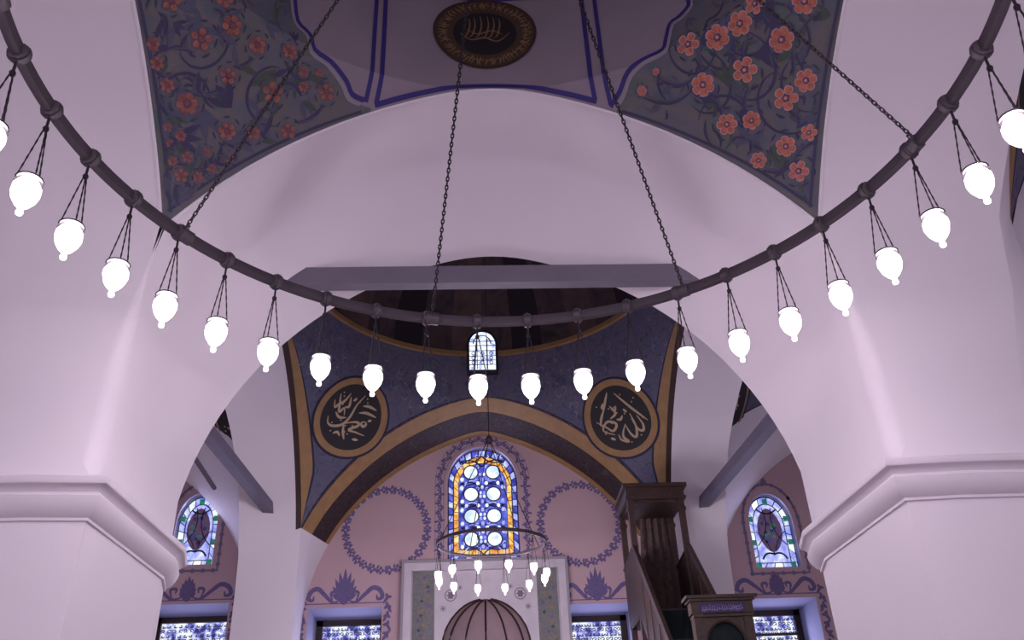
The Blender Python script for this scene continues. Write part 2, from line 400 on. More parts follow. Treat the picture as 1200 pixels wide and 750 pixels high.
# floral ground that climbs onto the drum between the scallops
for k, (cL, cR) in enumerate(((scal_R, [(90+p, z) for p, z in scal_L]), ([(270-p+180-0, z) for p, z in []], []))):
    pass
def z_scal(ph):           # upper limit of the floral ground at azimuth (0..90 folded about 45)
    a = abs(ph); a = a if a <= 45 else 90-a
    src = scal_R if ph > 0 else [(-p, z) for p, z in scal_L]
    return float(np.interp(a, [p for p, z in src], [z for p, z in src]))
def z_edge(ph):           # height of the arch edge at azimuth
    a = abs(ph) % 90; a = a if a <= 45 else 90-a; t = math.tan(math.radians(a))*b1
    lo, hi = zt1, zA1
    for _ in range(30):
        mid = (lo+hi)/2
        if h1(mid) > t: lo = mid
        else: hi = mid
    return lo
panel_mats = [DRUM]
def drum_face(sgn, name_label):
    mb = MB(); N = 46; rows = []
    angs = [22.0+(90-44)*i/N for i in range(N+1)]
    P = []
    for a in angs:
        zs = z_scal(sgn*a); P.append(zs)
    # (1) floral ground above the arch apex height
    for i in range(N):
        a0, a1 = angs[i], angs[i+1]
        for (lo0, lo1, hi0, hi1, m) in ((zA1+.0001, zA1+.0001, max(P[i], zA1+.0001), max(P[i+1], zA1+.0001), 0),):
            if hi0-lo0 < 1e-4 and hi1-lo1 < 1e-4: continue
            ns = 4
            for j in range(ns):
                q = [(a0, lo0+(hi0-lo0)*j/ns), (a1, lo1+(hi1-lo1)*j/ns), (a1, lo1+(hi1-lo1)*(j+1)/ns), (a0, lo0+(hi0-lo0)*(j+1)/ns)]
                mb.face([mb.vert(surf1(sgn*p, z, .0012)) for p, z in q], m)
    # (2) mauve panel colour below the apex height and above the scallop
    for i in range(N):
        a0, a1 = angs[i], angs[i+1]
        if P[i] < zA1 or P[i+1] < zA1:
            q = [(a0, min(P[i], zA1)), (a1, min(P[i+1], zA1)), (a1, zA1), (a0, zA1)]
            ns = 14
            for j in range(ns):
                qq = [(a0, q[0][1]+(zA1-q[0][1])*j/ns), (a1, q[1][1]+(zA1-q[1][1])*j/ns), (a1, q[1][1]+(zA1-q[1][1])*(j+1)/ns), (a0, q[0][1]+(zA1-q[0][1])*(j+1)/ns)]
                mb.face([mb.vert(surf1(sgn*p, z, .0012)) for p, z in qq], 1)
    # (3) the strip of mauve between arch edge and azimuth 22
    na = 22
    for i in range(na):
        a0, a1 = 22.0*i/na, 22.0*(i+1)/na
        for base in (0, 1):
            b0, b1_ = (a0, a1) if base == 0 else (90-a0, 90-a1)
            z0, z1 = z_edge(a0), z_edge(a1)
            for j in range(14):
                qq = [(b0, z0+(zA1-z0)*j/14), (b1_, z1+(zA1-z1)*j/14), (b1_, z1+(zA1-z1)*(j+1)/14), (b0, z0+(zA1-z0)*(j+1)/14)]
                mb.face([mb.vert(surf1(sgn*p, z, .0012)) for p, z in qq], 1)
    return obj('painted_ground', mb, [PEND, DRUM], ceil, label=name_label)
drum_face(1, 'floral ground rising to the scalloped edge on the right'); drum_face(-1, 'floral ground rising to the scalloped edge on the left')
# blue lines of the panels
def line1(pts, wd, m, name='painted_border', label=None, sub=4, halo=None, off=.003):
    mb = MB()
    c0 = pts[len(pts)//2]; r = .8
    # chart in (azimuth*r, z)
    f = lambda u, v: surf1(math.degrees(u/r), v, off)
    P = [(math.radians(p)*r, z) for p, z in pts]
    if halo: 
        f2 = lambda u, v: surf1(math.degrees(u/r), v, off-.0006)
        stroke(mb, P, halo, f2, 1, taper=False, sub=sub)
    stroke(mb, P, wd, f, 0, taper=False, sub=sub)
    return obj(name, mb, [m, MOULD if halo else m], ceil, label=label)
PALE = mat('pale_grey_line', (.27, .24, .28), .8)
for side in (1, -1):
    sc = smooth_pts([(p, z+.004) for p, z in (scal_R if side == 1 else scal_L)], 3)
    mb = MB(); f = lambda u, v: surf1(math.degrees(u/.8), v, .0032); f2 = lambda u, v: surf1(math.degrees(u/.8), v, .0026)
    P = [(math.radians(p)*.8, z) for p, z in sc]
    stroke(mb, [(u-side*.004, v+.006) for u, v in P], .011, f, 0, False); stroke(mb, [(u+side*.003, v-.004) for u, v in P], .009, f2, 1, False)
    xl = 21.9 if side == 1 else -23.2
    stroke(mb, [(math.radians(xl)*.8, z) for z in np.linspace(1.005, 1.43, 60)], .011, f, 0, False)
    obj('painted_border', mb, [BLUE, PALE], ceil, label='dark blue scalloped border line of the '+('right' if side == 1 else 'left')+' corner panel')
mb = MB(); f = lambda u, v: surf1(math.degrees(u/.8), v, .0032)
cen = [(-21.4+.1*min(1, i/20), z) for i, z in enumerate(np.linspace(1.43, z_edge(21.3)+.014, 50))]+[(p, z_edge(abs(p))+.014) for p in np.linspace(-20, 18, 24)]+[(19.3, z) for z in np.linspace(z_edge(19.3)+.014, 1.43, 50)]
stroke(mb, [(math.radians(p)*.8, z) for p, z in cen], .012, f, 0, False, sub=2)
stroke(mb, [(math.radians(p)*.8, 1.432) for p in np.linspace(-21, 19, 20)], .010, f, 0, False)
obj('painted_border', mb, [BLUE], ceil, label='dark blue border line of the centre panel over the front arch')
# pale plaster bead along the front arch edge and side edges
mb = MB()
for k in range(4):
    T = xf(0, 0, k)
    mb.tube([T((x*(1), y-.001, z)) for x, y, z in near0 if z >= zt1-.001], .0045, 6)
bead = obj('trim_1', mb, PLASTER, kind='structure')
# flowers
flL = [(-58.8,.988),(-52.3,1.06),(-49.0,1.024),(-52.0,.97),(-43.9,1.02),(-38.5,1.042),(-45.8,.942),(-52.6,.866),(-49.1,.858),(-38.5,.956),(-35.0,1.017),(-34.2,.991),(-30.2,.998),(-42.4,.85),(-38.9,.87),(-34.1,.901),(-58.2,.91),(-56.9,.887),(-50.3,.801),(-49.0,.776),(-47.8,.799),(-45.8,.769),(-43.9,.794),(-47.5,.748),(-45.5,.731),(-43.5,.744),(-42.3,.771),(-40.6,.805),(-32.4,1.029)]
szL = [.030,.03,.032,.034,.028,.024,.026,.022,.034,.034,.018,.017,.028,.028,.024,.026,.02,.02,.014,.013,.017,.017,.016,.015,.022,.016,.015,.015,.013]
flR = [(38.4,1.061),(43.6,1.042),(48.1,1.04),(51.9,1.055),(52.5,.968),(58.7,.996),(45.2,.96),(38.1,.974),(52.3,.88),(48.6,.873),(39.1,.884),(42.7,.869),(49.05,.792),(45.45,.791),(41.2,.791),(45.5,.734),(27.9,1.011),(31.3,1.037)]
szR = [.034,.037,.036,.03,.036,.036,.037,.035,.032,.036,.031,.027,.024,.030,.024,.030,.015,.011]
def flower_mesh(n, R, seed):
    rnd = random.Random(seed); mb = MB(); f = lambda u, v: (u*S, -.004, v*S); g = lambda u, v: (u*S, -.008, v*S); h = lambda u, v: (u*S, -.011, v*S)
    a0 = rnd.random()*6
    for i in range(n):
        a = a0+2*pi*i/n; d = R*.62; ra = R*.36; c = (d*cos(a), d*sin(a))
        rf = lambda t, a=a, ra=ra: ra*(1.0+.22*cos(t-a)-.12*abs(cos(2*(t-a))))
        blob(mb, c, lambda t: rf(t)*1.26, f, 2, 12); blob(mb, c, rf, g, 0, 12)
        stroke(mb, [(0, 0), (d*1.15*cos(a), d*1.15*sin(a))], R*.10, h, 1)
    blob(mb, (0, 0), R*.26, h, 1, 10)
    blob(mb, (0, 0), R*.15, lambda u, v: (u*S, -.014, v*S), 2, 8)
    return mb
fl_meshes = {}
def add_flower(par, c, R, i, dim):
    n = 6 if i % 3 else 5
    key = (n, i % 2, dim)
    if key not in fl_meshes:
        mb = flower_mesh(n, .03, n*7+i % 2)
        me = bpy.data.meshes.new('painted_flower'); me.from_pydata(mb.v, [], mb.f)
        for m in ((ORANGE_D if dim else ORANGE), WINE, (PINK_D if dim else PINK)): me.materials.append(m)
        me.polygons.foreach_set('material_index', mb.m); fl_meshes[key] = me
    o = bpy.data.objects.new('painted_flower', fl_meshes[key]); COL.objects.link(o); o.parent = par
    F = on1(c); p = Vector(W(*F(0, 0))); U = (Vector(W(*F(.01, 0)))-p).normalized(); Vv = (Vector(W(*F(0, .01)))-p).normalized()
    N = U.cross(Vv).normalized()   # into the wall or out of it
    if N.dot(Vector((p.x, p.y, 0))) < 0: N = -N
    Vv = (Vv-U*Vv.dot(U)).normalized()
    Mx = Matrix((U, N, Vv)).transposed().to_4x4(); Mx = Mx @ Matrix.Scale(R/.03, 4); Mx.translation = p
    o.matrix_local = Mx
ORANGE_D = mat('dull_orange_petal', (.27, .10, .075), .8, noise=.5, nscale=10)  # darker petal colours for the blossoms of the left vault
PINK_D = mat('dull_mauve_petal', (.13, .085, .15), .8)
def inside1(ph, z):
    return z_edge(ph)+.025 < z < z_scal(ph)-.02
def paint_florals(par, fl, sz, seed):
    rnd = random.Random(seed); mb = MB()
    sgn = 1 if fl[0][0] > 0 else -1
    def f(u, v, o=.0024): return surf1(math.degrees(u/.9), v, o)
    tip = (sgn*45, zt1+.03); P = [(math.radians(p)*.9, z) for p, z in fl]; T = (math.radians(tip[0])*.9, tip[1])
    def ok(u, v): return inside1(math.degrees(u/.9), v)
    def lp(pts, wd, m, o=.0026):
        run = []
        for p in pts:
            if ok(*p): run.append(p)
            else:
                if len(run) > 2: stroke(mb, run, wd, lambda u, v: f(u, v, o), m)
                run = []
        if len(run) > 2: stroke(mb, run, wd, lambda u, v: f(u, v, o), m)
    for i, (u, v) in enumerate(P):
        R = sz[i]
        # outline halo of indigo dashes round each blossom
        for a in np.arange(0, 2*pi, pi/3.5):
            pts = [(u+R*1.45*cos(a+t), v+R*1.35*sin(a+t)) for t in np.linspace(0, .55, 5)]
            lp(pts, R*.22, 0)
        # stem down to the nearest lower blossom
        low = [q for q in P if q[1] < v-.03]
        q = min(low, key=lambda q: math.hypot(q[0]-u, q[1]-v)) if low else T
        bd = rnd.choice((-.35, .35, .28, -.28)); st = curve2((u, v-R*1.2), (q[0]+rnd.uniform(-.02, .02), q[1]+.02), bd, 14)
        lp(st, .008, 0); lp([(a+.007, b_+.003) for a, b_ in st], .004, 2)
        for j in (3, 6, 9, 11):
            a = rnd.uniform(0, 2*pi); L = rnd.uniform(.025, .05); x, y = st[j]
            b_ = (x+L*cos(a), y+L*sin(a)*.9)
            if ok(*b_) and ok(x, y): leafpoly(mb, (x, y), b_, L*.26, lambda u, v: f(u, v, .0025), rnd.choice((0, 2, 1, 2)))
        # a large encircling tendril
        if R > .024:
            a0 = rnd.uniform(0, 6); lp([(u+R*(2.0+.25*t)*cos(a0+t), v+R*(1.9+.2*t)*sin(a0+t)) for t in np.linspace(0, 3.6, 20)], .006, 0)
    for _ in range(90):
        u = math.radians(sgn*rnd.uniform(23, 67))*.9; v = rnd.uniform(.66, 1.2)
        if not ok(u, v): continue
        a = rnd.uniform(0, 2*pi); L = rnd.uniform(.03, .07)
        m = rnd.choice((0, 0, 1, 2, 2))
        if rnd.random() < .5:
            lp(curve2((u, v), (u+L*1.4*cos(a), v+L*1.4*sin(a)), rnd.choice((-.5, .5)), 8), .007, m)
        else:
            for d in (-.5, 0, .5):
                e = (u+L*cos(a+d), v+L*sin(a+d))
                if ok(*e): leafpoly(mb, (u, v), e, L*.25, lambda x, y: f(x, y, .0023), m)
    # thin indigo lines just inside both arch edges
    for e in (0, 1):
        pts = []
        for z in np.linspace(zt1+.03, .985, 40):
            a = math.degrees(math.atan2(h1(z), b1))+1.4; a = a if e == 0 else 90-a
            pts.append((math.radians(sgn*a)*.9, z))
        stroke(mb, pts, .006, lambda u, v: f(u, v, .0026), 0, False)
    obj('painted_stems', mb, [STEM, LEAF, GREYL], par, kind='stuff')
# pendentive k=0 spans azimuth 0..90 measured towards +x ; k=1 spans towards -x
PR, PL = pend_parts[0], pend_parts[1]
def pull(c):
    ph, z = c; e = 90-math.degrees(math.atan2(h1(z), b1))-2.4; return (math.copysign(min(abs(ph), e), ph), z)
flR = [pull(c) for c in flR]; flL = [pull(c) for c in flL]
szR = [.78*v for v in szR]; szL = [.74*v for v in szL]
for i, c in enumerate(flR): add_flower(PR, c, szR[i], i, False)
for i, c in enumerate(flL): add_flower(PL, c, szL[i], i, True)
paint_florals(PR, flR, szR, 3); paint_florals(PL, flL, szL, 5)
# ------------------------------------------------------------------ calligraphy (stroke lists in a unit disc)
ALLAH = [[(.15, .81), (.50, .22), (.88, -.38)], [(-.1, .90), (-.34, .60), (-.58, .27)], [(.58, -.10), (.66, -.42), (.58, -.62), (.43, -.52), (.36, -.14)],
         [(.38, .04), (.40, -.40), (.27, -.73), (.13, -.60), (.06, -.22)], [(.06, -.25), (-.10, -.45), (-.15, -.62), (-.04, -.80), (-.25, -.68), (-.28, -.48)],
         [(-.88, .10), (-.62, -.12), (-.42, -.32), (-.22, -.14), (-.50, .02), (-.74, -.22), (-.40, -.46)], [(-.48, .40), (-.66, .18), (-.78, -.06)], [(-.22, .48), (-.10, .20), (-.36, .08)],
         [(-.40, .62), (-.50, .50), (-.42, .42)], [(.02, .42), (-.08, .30), (-.20, .36)], [(-.58, -.52), (-.44, -.62)], [(.30, .10), (.22, .24)], [(-.16, .0), (-.02, -.04), (.10, .06)]]
MUHAM = [[(-.79, -.20), (-.70, -.40), (-.50, -.44), (-.20, -.30), (-.04, .0), (.04, .42), (.22, .78)], [(-.15, -.26), (.10, -.14), (.30, -.10), (.34, -.20), (.08, -.40), (.36, -.42), (.66, -.46)],
         [(-.16, -.26), (-.08, -.52), (.04, -.74)], [(.50, -.01), (.60, -.08), (.52, -.18), (.42, -.10), (.50, -.01)], [(-.82, .34), (-.70, .12), (-.60, .26), (-.48, .04), (-.36, .20), (-.26, -.02)],
         [(-.70, .58), (-.58, .30), (-.44, .44), (-.34, .70)], [(-.60, .0), (-.40, -.12), (-.16, -.06)], [(-.28, .60), (-.22, .30), (-.36, .24)], [(.27, .44), (.50, .48), (.80, .42)], [(.22, .20), (.50, .26), (.86, .20)],
         [(-.40, -.66), (-.26, -.58), (-.14, -.68)], [(.30, -.66), (.50, -.64)], [(.62, .02), (.74, .08)], [(-.04, .62), (-.14, .50)]]
OTHER = [[(-.7, .5), (-.3, .7), (.0, .45), (.35, .65), (.7, .4)], [(-.75, .1), (-.4, -.1), (-.1, .2), (.25, -.05), (.55, .2), (.8, .0)], [(-.6, -.3), (-.2, -.55), (.2, -.35), (.55, -.55)],
         [(-.35, .75), (-.4, .2), (-.5, -.4)], [(.1, .7), (.15, .1), (.0, -.6)], [(.5, .7), (.45, .1), (.6, -.4)], [(-.2, .0), (.0, -.2), (.2, 0), (0, .15), (-.2, 0)]]
def roundel(par, F, R, strokes, label, rim=.18, letter=None, ry=1.0, lw=.085):
    """flat painted disc with gold rim and lettering on chart F(u, v, off)"""
    mb = MB(); g = lambda o: (lambda u, v: F(u, v*ry, o))
    for rr in (0,):   # disc in rings so it follows the curve
        n = 48; prev = None
        for j in range(0, 7):
            r = R*1.06*j/6
            row = [mb.vert(g(.003)(r*cos(2*pi*i/n), r*sin(2*pi*i/n))) for i in range(n)]
            if prev:
                for i in range(n): mb.face((prev[i], prev[(i+1) % n], row[(i+1) % n], row[i]), 3 if j == 6 else 0)
            prev = row
    for j in range(3):
        ring2(mb, (0, 0), R*(1-rim+rim*j/3), R*(1-rim+rim*(j+1)/3), g(.0045), 1, 48)
    q = R*(1-rim)*.93
    for s_ in strokes:
        P = smooth_pts([(a*q, b_*q) for a, b_ in s_], 5); stroke(mb, P, q*lw*1.05, g(.006), 2)
    rnd = random.Random(int(R*1e4)+len(strokes))
    for _ in range(16):
        a = rnd.uniform(0, 6.28); r = q*math.sqrt(rnd.random())*.9; blob(mb, (r*cos(a), r*sin(a)), q*.028, g(.0055), 2, 6)
    return obj('medallion', mb, [DARKM, GOLD, letter or LETTER, BLUED], par, label=label)
# main medallion in the centre panel of the drum
Fm = on1((-1.0, 1.29))
mb = MB(); g = lambda o: (lambda u, v: Fm(u, v*.96, o))
for j in range(8):
    ring2(mb, (0, 0), .144*j/8+1e-5, .144*(j+1)/8, g(.004), 1 if j >= 5 else 0, 56)
ring2(mb, (0, 0), .138, .146, g(.0055), 3, 56)
rnd = random.Random(11)
for i in range(64):
    a = 2*pi*i/64; r0 = .100; r1_ = .134
    ax = a+rnd.uniform(-.05, .05)
    p = [(rnd.uniform(.099, .11)*cos(ax), rnd.uniform(.099, .11)*sin(ax)), (.118*cos(ax+rnd.uniform(-.09, .09)), .118*sin(ax+rnd.uniform(-.09, .09))), (.133*cos(a+rnd.uniform(-.06, .06)), .133*sin(a+rnd.uniform(-.06, .06)))]
    stroke(mb, smooth_pts(p, 3), .0042, g(.0058), 2)
for i in range(40):
    a = 2*pi*i/40; stroke(mb, [(.116*cos(a+t), .116*sin(a+t)+.004*sin(9*t)) for t in np.linspace(0, .13, 4)], .0036, g(.0058), 2)
for x in (-.045, -.03, -.012, .008, .024, .040):
    stroke(mb, smooth_pts([(x, .075-abs(x)*.3), (x+.003, .03), (x-.006, -.012), (x-.016, -.02)], 4), .0045, g(.0062), 2)
stroke(mb, smooth_pts([(-.07, -.005), (-.04, -.03), (0, -.02), (.035, -.035), (.07, 0)], 5), .006, g(.0062), 2)
stroke(mb, smooth_pts([(-.05, .012), (-.02, -.005), (.02, .01), (.05, -.008)], 5), .005, g(.0062), 2)
obj('medallion', mb, [DARKM, BROWNM, GOLDD, BROWN], ceil, label='round black and dull gold calligraphy medallion with an outer ring of script')

# ================================================================== cornices on the two front piers
cprof = [(-.006, -.0775), (.006, -.0775), (.006, -.0715), (.014, -.067), (.024, -.056), (.030, -.043), (.032, -.034), (.026, -.030), (.026, -.026), (.031, -.020), (.038, -.015), (.044, -.013), (.046, -.010), (.046, .000), (.042, .004), (.0, .012)]
for n_, sg in ((2, -1), (3, 1)):
    path = [(sg*1.15, .8305), (sg*.95, .8305), (sg*.8405, .8405), (sg*.8215, 1.2687), (sg*.8215, 1.272), (sg*.85, 1.385)]
    rows = []
    for o_, z in cprof:
        row = []
        for i, p in enumerate(path):
            nrm = []
            for a, c in ((i-1, i), (i, i+1)):
                if a < 0 or c >= len(path): continue
                dx, dy = path[c][0]-path[a][0], path[c][1]-path[a][1]; L = math.hypot(dx, dy)
                nn = (dy/L, -dx/L) if sg == -1 else (-dy/L, dx/L)
                nrm.append(nn)
            if len(nrm) == 2:
                mx, my = nrm[0][0]+nrm[1][0], nrm[0][1]+nrm[1][1]; L = math.hypot(mx, my); mx /= L; my /= L
                k = 1/max(.4, mx*nrm[0][0]+my*nrm[0][1]); q = (mx*k, my*k)
            else: q = nrm[0]
            row.append((p[0]+q[0]*o_, p[1]+q[1]*o_, z))
        rows.append(row)
    mb = MB(); mb.grid(rows); obj('trim_%d' % n_, mb, MOULD, kind='structure', sharp=35)

# ================================================================== domed bays behind
lv2 = levels(zA2, zt2)
ztS, zAS = .90, 1.32
def hS(z):    # side bays: the corner vaults start higher
    if z <= ztS: return .85
    return .85*math.sqrt(max(0, 1-((z-ztS)/(zAS-ztS))**2)) if z < zAS else 0.
def hI(z):    # outer edge of the arches between centre and side bays
    return float(np.interp(z, [.30, .50, .691, .80, .894, .958, 1.01, 1.05, 1.075, 1.085], [.85, .835, .75, .66, .55, .43, .30, .18, .08, 0.]))
zAI = 1.085
PC = (h2, zt2, zA2); PS = (hS, ztS, zAS)
def yn2(z): return b2 if z >= zt2 else .85
near2 = arch_rows(h2, zA2, lv2, yn2)
def r2(z, P=None):
    h, zt_, zA_ = P or PC
    if z < zA_: return math.hypot(min(h(z), b2), b2)
    return b2-(z-zA_)/(1.502-zA_)*.06
def bay_soffit(cx, cy, k, depth, band=True, hfar=None, zfar=None, P=None, edge=False):
    T = xf(cx, cy, k); mb = MB(); hn, ztn, zAn = P or PC
    lvn = levels(zAn, ztn); near_ = arch_rows(hn, zAn, lvn, lambda z: b2)
    if edge:
        lvf = [z if z <= 0 else z*zfar/zAn for z in lvn]; far = arch_rows(hfar, zfar, lvf, lambda z: b2+depth)
        rows = [[tuple(a[i]+(c[i]-a[i])*t for i in range(3)) for a, c in zip(near_, far)] for t in (0, .09, .35, .7, 1)]; zz = [p[2] for p in near_]
        mb.grid([[T(p) for p in r] for r in rows], mfun=lambda i, j: 1 if (i == 0 and min(zz[j], zz[j+1]) >= ztn-1e-6) else 0)
        return mb
    if hfar is None:
        ys = [0, .022, depth/2, depth] if band else [0, depth/2, depth]
        rows = [[(p[0], p[1]+d, p[2]) for p in near2] for d in ys]
        npt = len(near2)
        rows[-1] = [(p[0], b2+depth, p[2]) for p in near2]
        zz = [p[2] for p in near2]
        mb.grid([[T(p) for p in r] for r in rows], mfun=lambda i, j: 1 if (band and i == 0 and min(zz[j], zz[j+1]) >= zt2-1e-6) else 0)
    else:
        lvf = [z if z <= 0 else (z if z <= zt2 else zt2+(z-zt2)*(zfar-zt2)/(zAn-zt2)) for z in lvn]
        far = arch_rows(hfar, zfar, lvf, lambda z: b2+depth)
        fr = [0, .03, .38, .41, .85, .88, 1]; ms = [3, 1, 3, 2, 3, 1]
        rows = [[tuple(a[i]+(c[i]-a[i])*t for i in range(3)) for a, c in zip(near_, far)] for t in fr]
        zz = [p[2] for p in near_]
        mb.grid([[T(p) for p in r] for r in rows], mfun=lambda i, j: ([0, 1, 2, 3][ms[i]] if (band and min(zz[j], zz[j+1]) >= zt2-1e-6) else 0))
    return mb
def bay_dome(cx, cy, name_label, P=None):
    mb = MB(); n = 96; zA_ = (P or PC)[2]
    prof = [(b2, zA_), (b2-.03, (zA_+1.49)/2), (.79, 1.49), (.775, 1.492), (.775, 1.515), (.79, 1.517)]
    prof += [(.79*cos(a), 1.517+.62*sin(a)) for a in [pi/2*i/14 for i in range(1, 15)]]
    ms = [0, 0, 1, 1, 1]+[2]*14
    def mf(i, j):
        if ms[i] != 2: return ms[i]
        return (2, 3, 2, 4)[(j//3) % 4]
    mb.grid([[(cx+max(r, .001)*sin(2*pi*k/n), cy+max(r, .001)*cos(2*pi*k/n), z) for k in range(n)] for r, z in prof], closed=True, mfun=mf)
    c = obj('ceiling', mb, [BLUEP, GOLD, DOMED, DOMES, DOMES2], kind='structure', sharp=30); return c
def cols2(L):
    a = min(.075, L*.35); c = min(.012, L*.08)
    e = [0, c, 0, 0]
    xs = [0, c]+[c+(L-a-2*c)*i/26 for i in range(1, 27)]+[L-a, L-.0]
    xs[-1] = L; xs[-2] = L-a; 
    return [max(0, min(1, v/L)) if L > 1e-6 else i/(len(xs)-1) for i, v in enumerate(xs)]
CY2 = 2.235
def mf2(side_last):
    def g(i, j):
        if j == 28: return 1        # gold band along the side arch
        if j in (0, 27): return 2    # dark line
        return 0
    return g
def bay_pend(c, cx, cy, k, flip, label=None, P=None):
    h2, zt2, zA2 = P or PC
    mb = MB(); T = xf(cx, cy, k); rows = []; nz = 26
    for i in range(nz+1):
        z = zt2+(zA2-zt2)*sin(pi/2*i/nz)
        if i == nz: z = zA2
        h = min(h2(z), b2); r = math.hypot(h, b2); p0 = math.atan2(h, b2); p1 = pi/2-p0; L = r*(p1-p0)
        fr = cols2(L)
        if flip: fr = [1-t for t in fr][::-1]
        rows.append([T((r*sin(p0+(p1-p0)*t), r*cos(p0+(p1-p0)*t), z)) for t in fr])
    m = len(rows[0])
    mb.grid(rows, mfun=lambda i, j: mf2(0)(i, j if not flip else m-2-j))
    return obj('pendentive', mb, [BLUEP, GOLD, BLUED], c, label=label)
def surf2(cx, cy, P=None):
    zA2 = (P or PC)[2]
    def s_(ph, z, off): r = r2(z, P)-off-.00006*LAY[0]; a = math.radians(ph); return (cx+r*sin(a), cy+r*cos(a), z)
    def chart(c0):
        ph0, z0 = c0; r = r2(z0, P); dz = .004; sl = (r2(z0+dz, P)-r2(z0-dz, P))/(2*dz) if z0+dz < zA2 else -.3; q = math.hypot(1, sl)
        return lambda u, v, off: s_(ph0+math.degrees(u/r), z0+v/q, off)
    return s_, chart
bays = {}
for cx, nm in ((0, 'centre'), (-1.965, 'left'), (1.965, 'right')):
    PP = PC if cx == 0 else PS
    c = bay_dome(cx, CY2, nm, PP); bays[cx] = c
    c['label'] = {'centre': 'dark striped dome over the prayer niche bay', 'left': 'dome over the left side bay', 'right': 'dome over the right side bay'}[nm]
    for k in range(4): bay_pend(c, cx, CY2, k, flip=(k % 2 == 1), label='blue grey corner vault edged with an ochre band', P=PP)
_, ch0 = surf2(0, CY2)
s0, _ = surf2(0, CY2)
roundel(bays[0], ch0((42.8, 1.098)), .195, ALLAH, 'round gold rimmed black calligraphy medallion right of the end arch', rim=.17, ry=1.0)
roundel(bays[0], ch0((-41.8, 1.128)), .195, MUHAM, 'round gold rimmed black calligraphy medallion left of the end arch', rim=.17, ry=1.0)
for cx in (-1.965, 1.965):
    _, chs = surf2(cx, CY2, PS); sg = 1 if cx < 0 else -1
    roundel(bays[cx], chs((sg*48, 1.125)), .200, OTHER, 'black medallion with large gold script on the side bay corner vault', rim=.06, lw=.13)
# faint scroll tracery on the blue grey pendentives of the centre bay
for sg in (1, -1):
    rnd = random.Random(21+sg); mb = MB()
    for _ in range(170):
        ph = rnd.uniform(12, 72); z = rnd.uniform(.70, 1.47)
        if z < zA2:
            a = math.degrees(math.atan2(h2(z), b2)); 
            if ph < a+2 or ph > 90-a-7: continue
        cph, cz = (42.8, 1.10)
        if math.hypot(math.radians(ph-cph)*.95, (z-cz)*1.15) < .235: continue
        a0 = rnd.uniform(0, 6); R = rnd.uniform(.012, .030)
        P = [(math.radians(sg*ph)+R*(1-t/5)*cos(a0+t), z+R*(1-t/5)*sin(a0+t)) for t in np.linspace(0, 4, 10)]
        stroke(mb, P, .005, lambda u, v: s0(math.degrees(u), v, .002), 0)
    # dark outlines curling round the medallion
    obj('painted_tracery', mb, [BLUEL, BLUED], bays[0], kind='stuff')
# gold spandrel line joining above the end arch
# soffits (setting walls of the bays)
DSIDE = .1325*1
def wallobj(name, mb, mats, **kw): return obj(name, mb, mats, kind='structure', sharp=50, **kw)
B4 = [PLASTER, GOLD, DBAND, BROWN]
we = wallobj('wall_end', bay_soffit(0, CY2, 0, .265, hfar=ht, zfar=zAt), B4, label='end wall arch with ochre and dark painted bands')
for cx in (-1.965, 1.965):
    obj('arch_soffit', bay_soffit(cx, CY2, 0, .265, band=False, hfar=ht, zfar=zAt, P=PS), B4, we, sharp=50)
ws = {}
for cx, nm in ((-1, 'inner_left'), (1, 'inner_right')):
    k = 1 if cx < 0 else 3
    ws[cx] = wallobj('wall_'+nm, bay_soffit(0, CY2, k, .265, hfar=hI, zfar=zAI, edge=True), [PLASTER, BROWN])
# outer arches of side bays are closed by plain walls; near arches of the side bays by plain walls too
mb = MB()
for cx in (-1.965, 1.965):
    x0, x1 = cx-.87, cx+.87
    mb.box(x0, x1, CY2-b2-.06, CY2-b2-.01, ZF, 1.5)
wallobj('wall_behind_front', mb, [PLASTER])
# tympanum walls with window recesses
Y4 = 3.35
def tymp(cx, holes, par, name='tympanum'):
    lvf = [ZF, -.6, -.3, 0, .1, .2]+[.249+(zAt-.249)*sin(pi/2*i/24) for i in range(25)]
    pts = [(cx-ht(z)-.004, z) for z in lvf]+[(cx+ht(z)+.004, z) for z in reversed(lvf[:-1])]
    mb = face_fill(pts, holes, lambda x, z: (x, Y4, z)); return obj(name, mb, PLASTER_END, par, smooth=False)
def rect(x0, x1, z0, z1): return [(x0, z0), (x1, z0), (x1, z1), (x0, z1)]
def archpoly(cx, hw, z0, zs, za, n=10, pw=1.0):
    """round-headed, slightly pointed outline"""
    e = .35*hw
    top = []
    for i in range(1, n): 
        t = i/n; x = hw*cos(pi/2*t)**.95; z = zs+(za-zs)*sin(pi/2*t)**1.05; top.append((x, z))
    return [(cx-hw, z0), (cx+hw, z0), (cx+hw, zs)]+[(cx+x, z) for x, z in top]+[(cx, za)]+[(cx-x, z) for x, z in reversed(top)]+[(cx-hw, zs)]
def reveal(loop, y0, y1, par, m, name='reveal'):
    mb = MB(); L = list(loop)+[loop[0]]
    mb.grid([[(x, y0, z) for x, z in L], [(x, y1, z) for x, z in L]]); return obj(name, mb, m, par, smooth=False)
lowers = {'centre_left': (-.835, -.492, -.42, .338), 'centre_right': (.372, .700, -.42, .322), 'far_left': (-1.62, -1.205, -.42, .376), 'far_right': (1.23, 1.583, -.42, .322)}
main_win = archpoly(-.007, .178, .552, .945, 1.135)
sgl = archpoly(-1.412, .100, .560, .765, .915); sgr = archpoly(1.438, .112, .470, .69, .845)
niche_hole = [(-.215, ZF), (.205, ZF), (.205, .12)]+[(-.005+.21*cos(a), .13+.225*sin(a)) for a in np.linspace(0, pi, 15)]+[(-.215, .12)]
niche_hole = [(x, max(z, -1.07)) for x, z in niche_hole]
rc = lambda k: rect(*lowers[k])
tymp(0, [rc('centre_left'), rc('centre_right'), main_win, niche_hole], we)
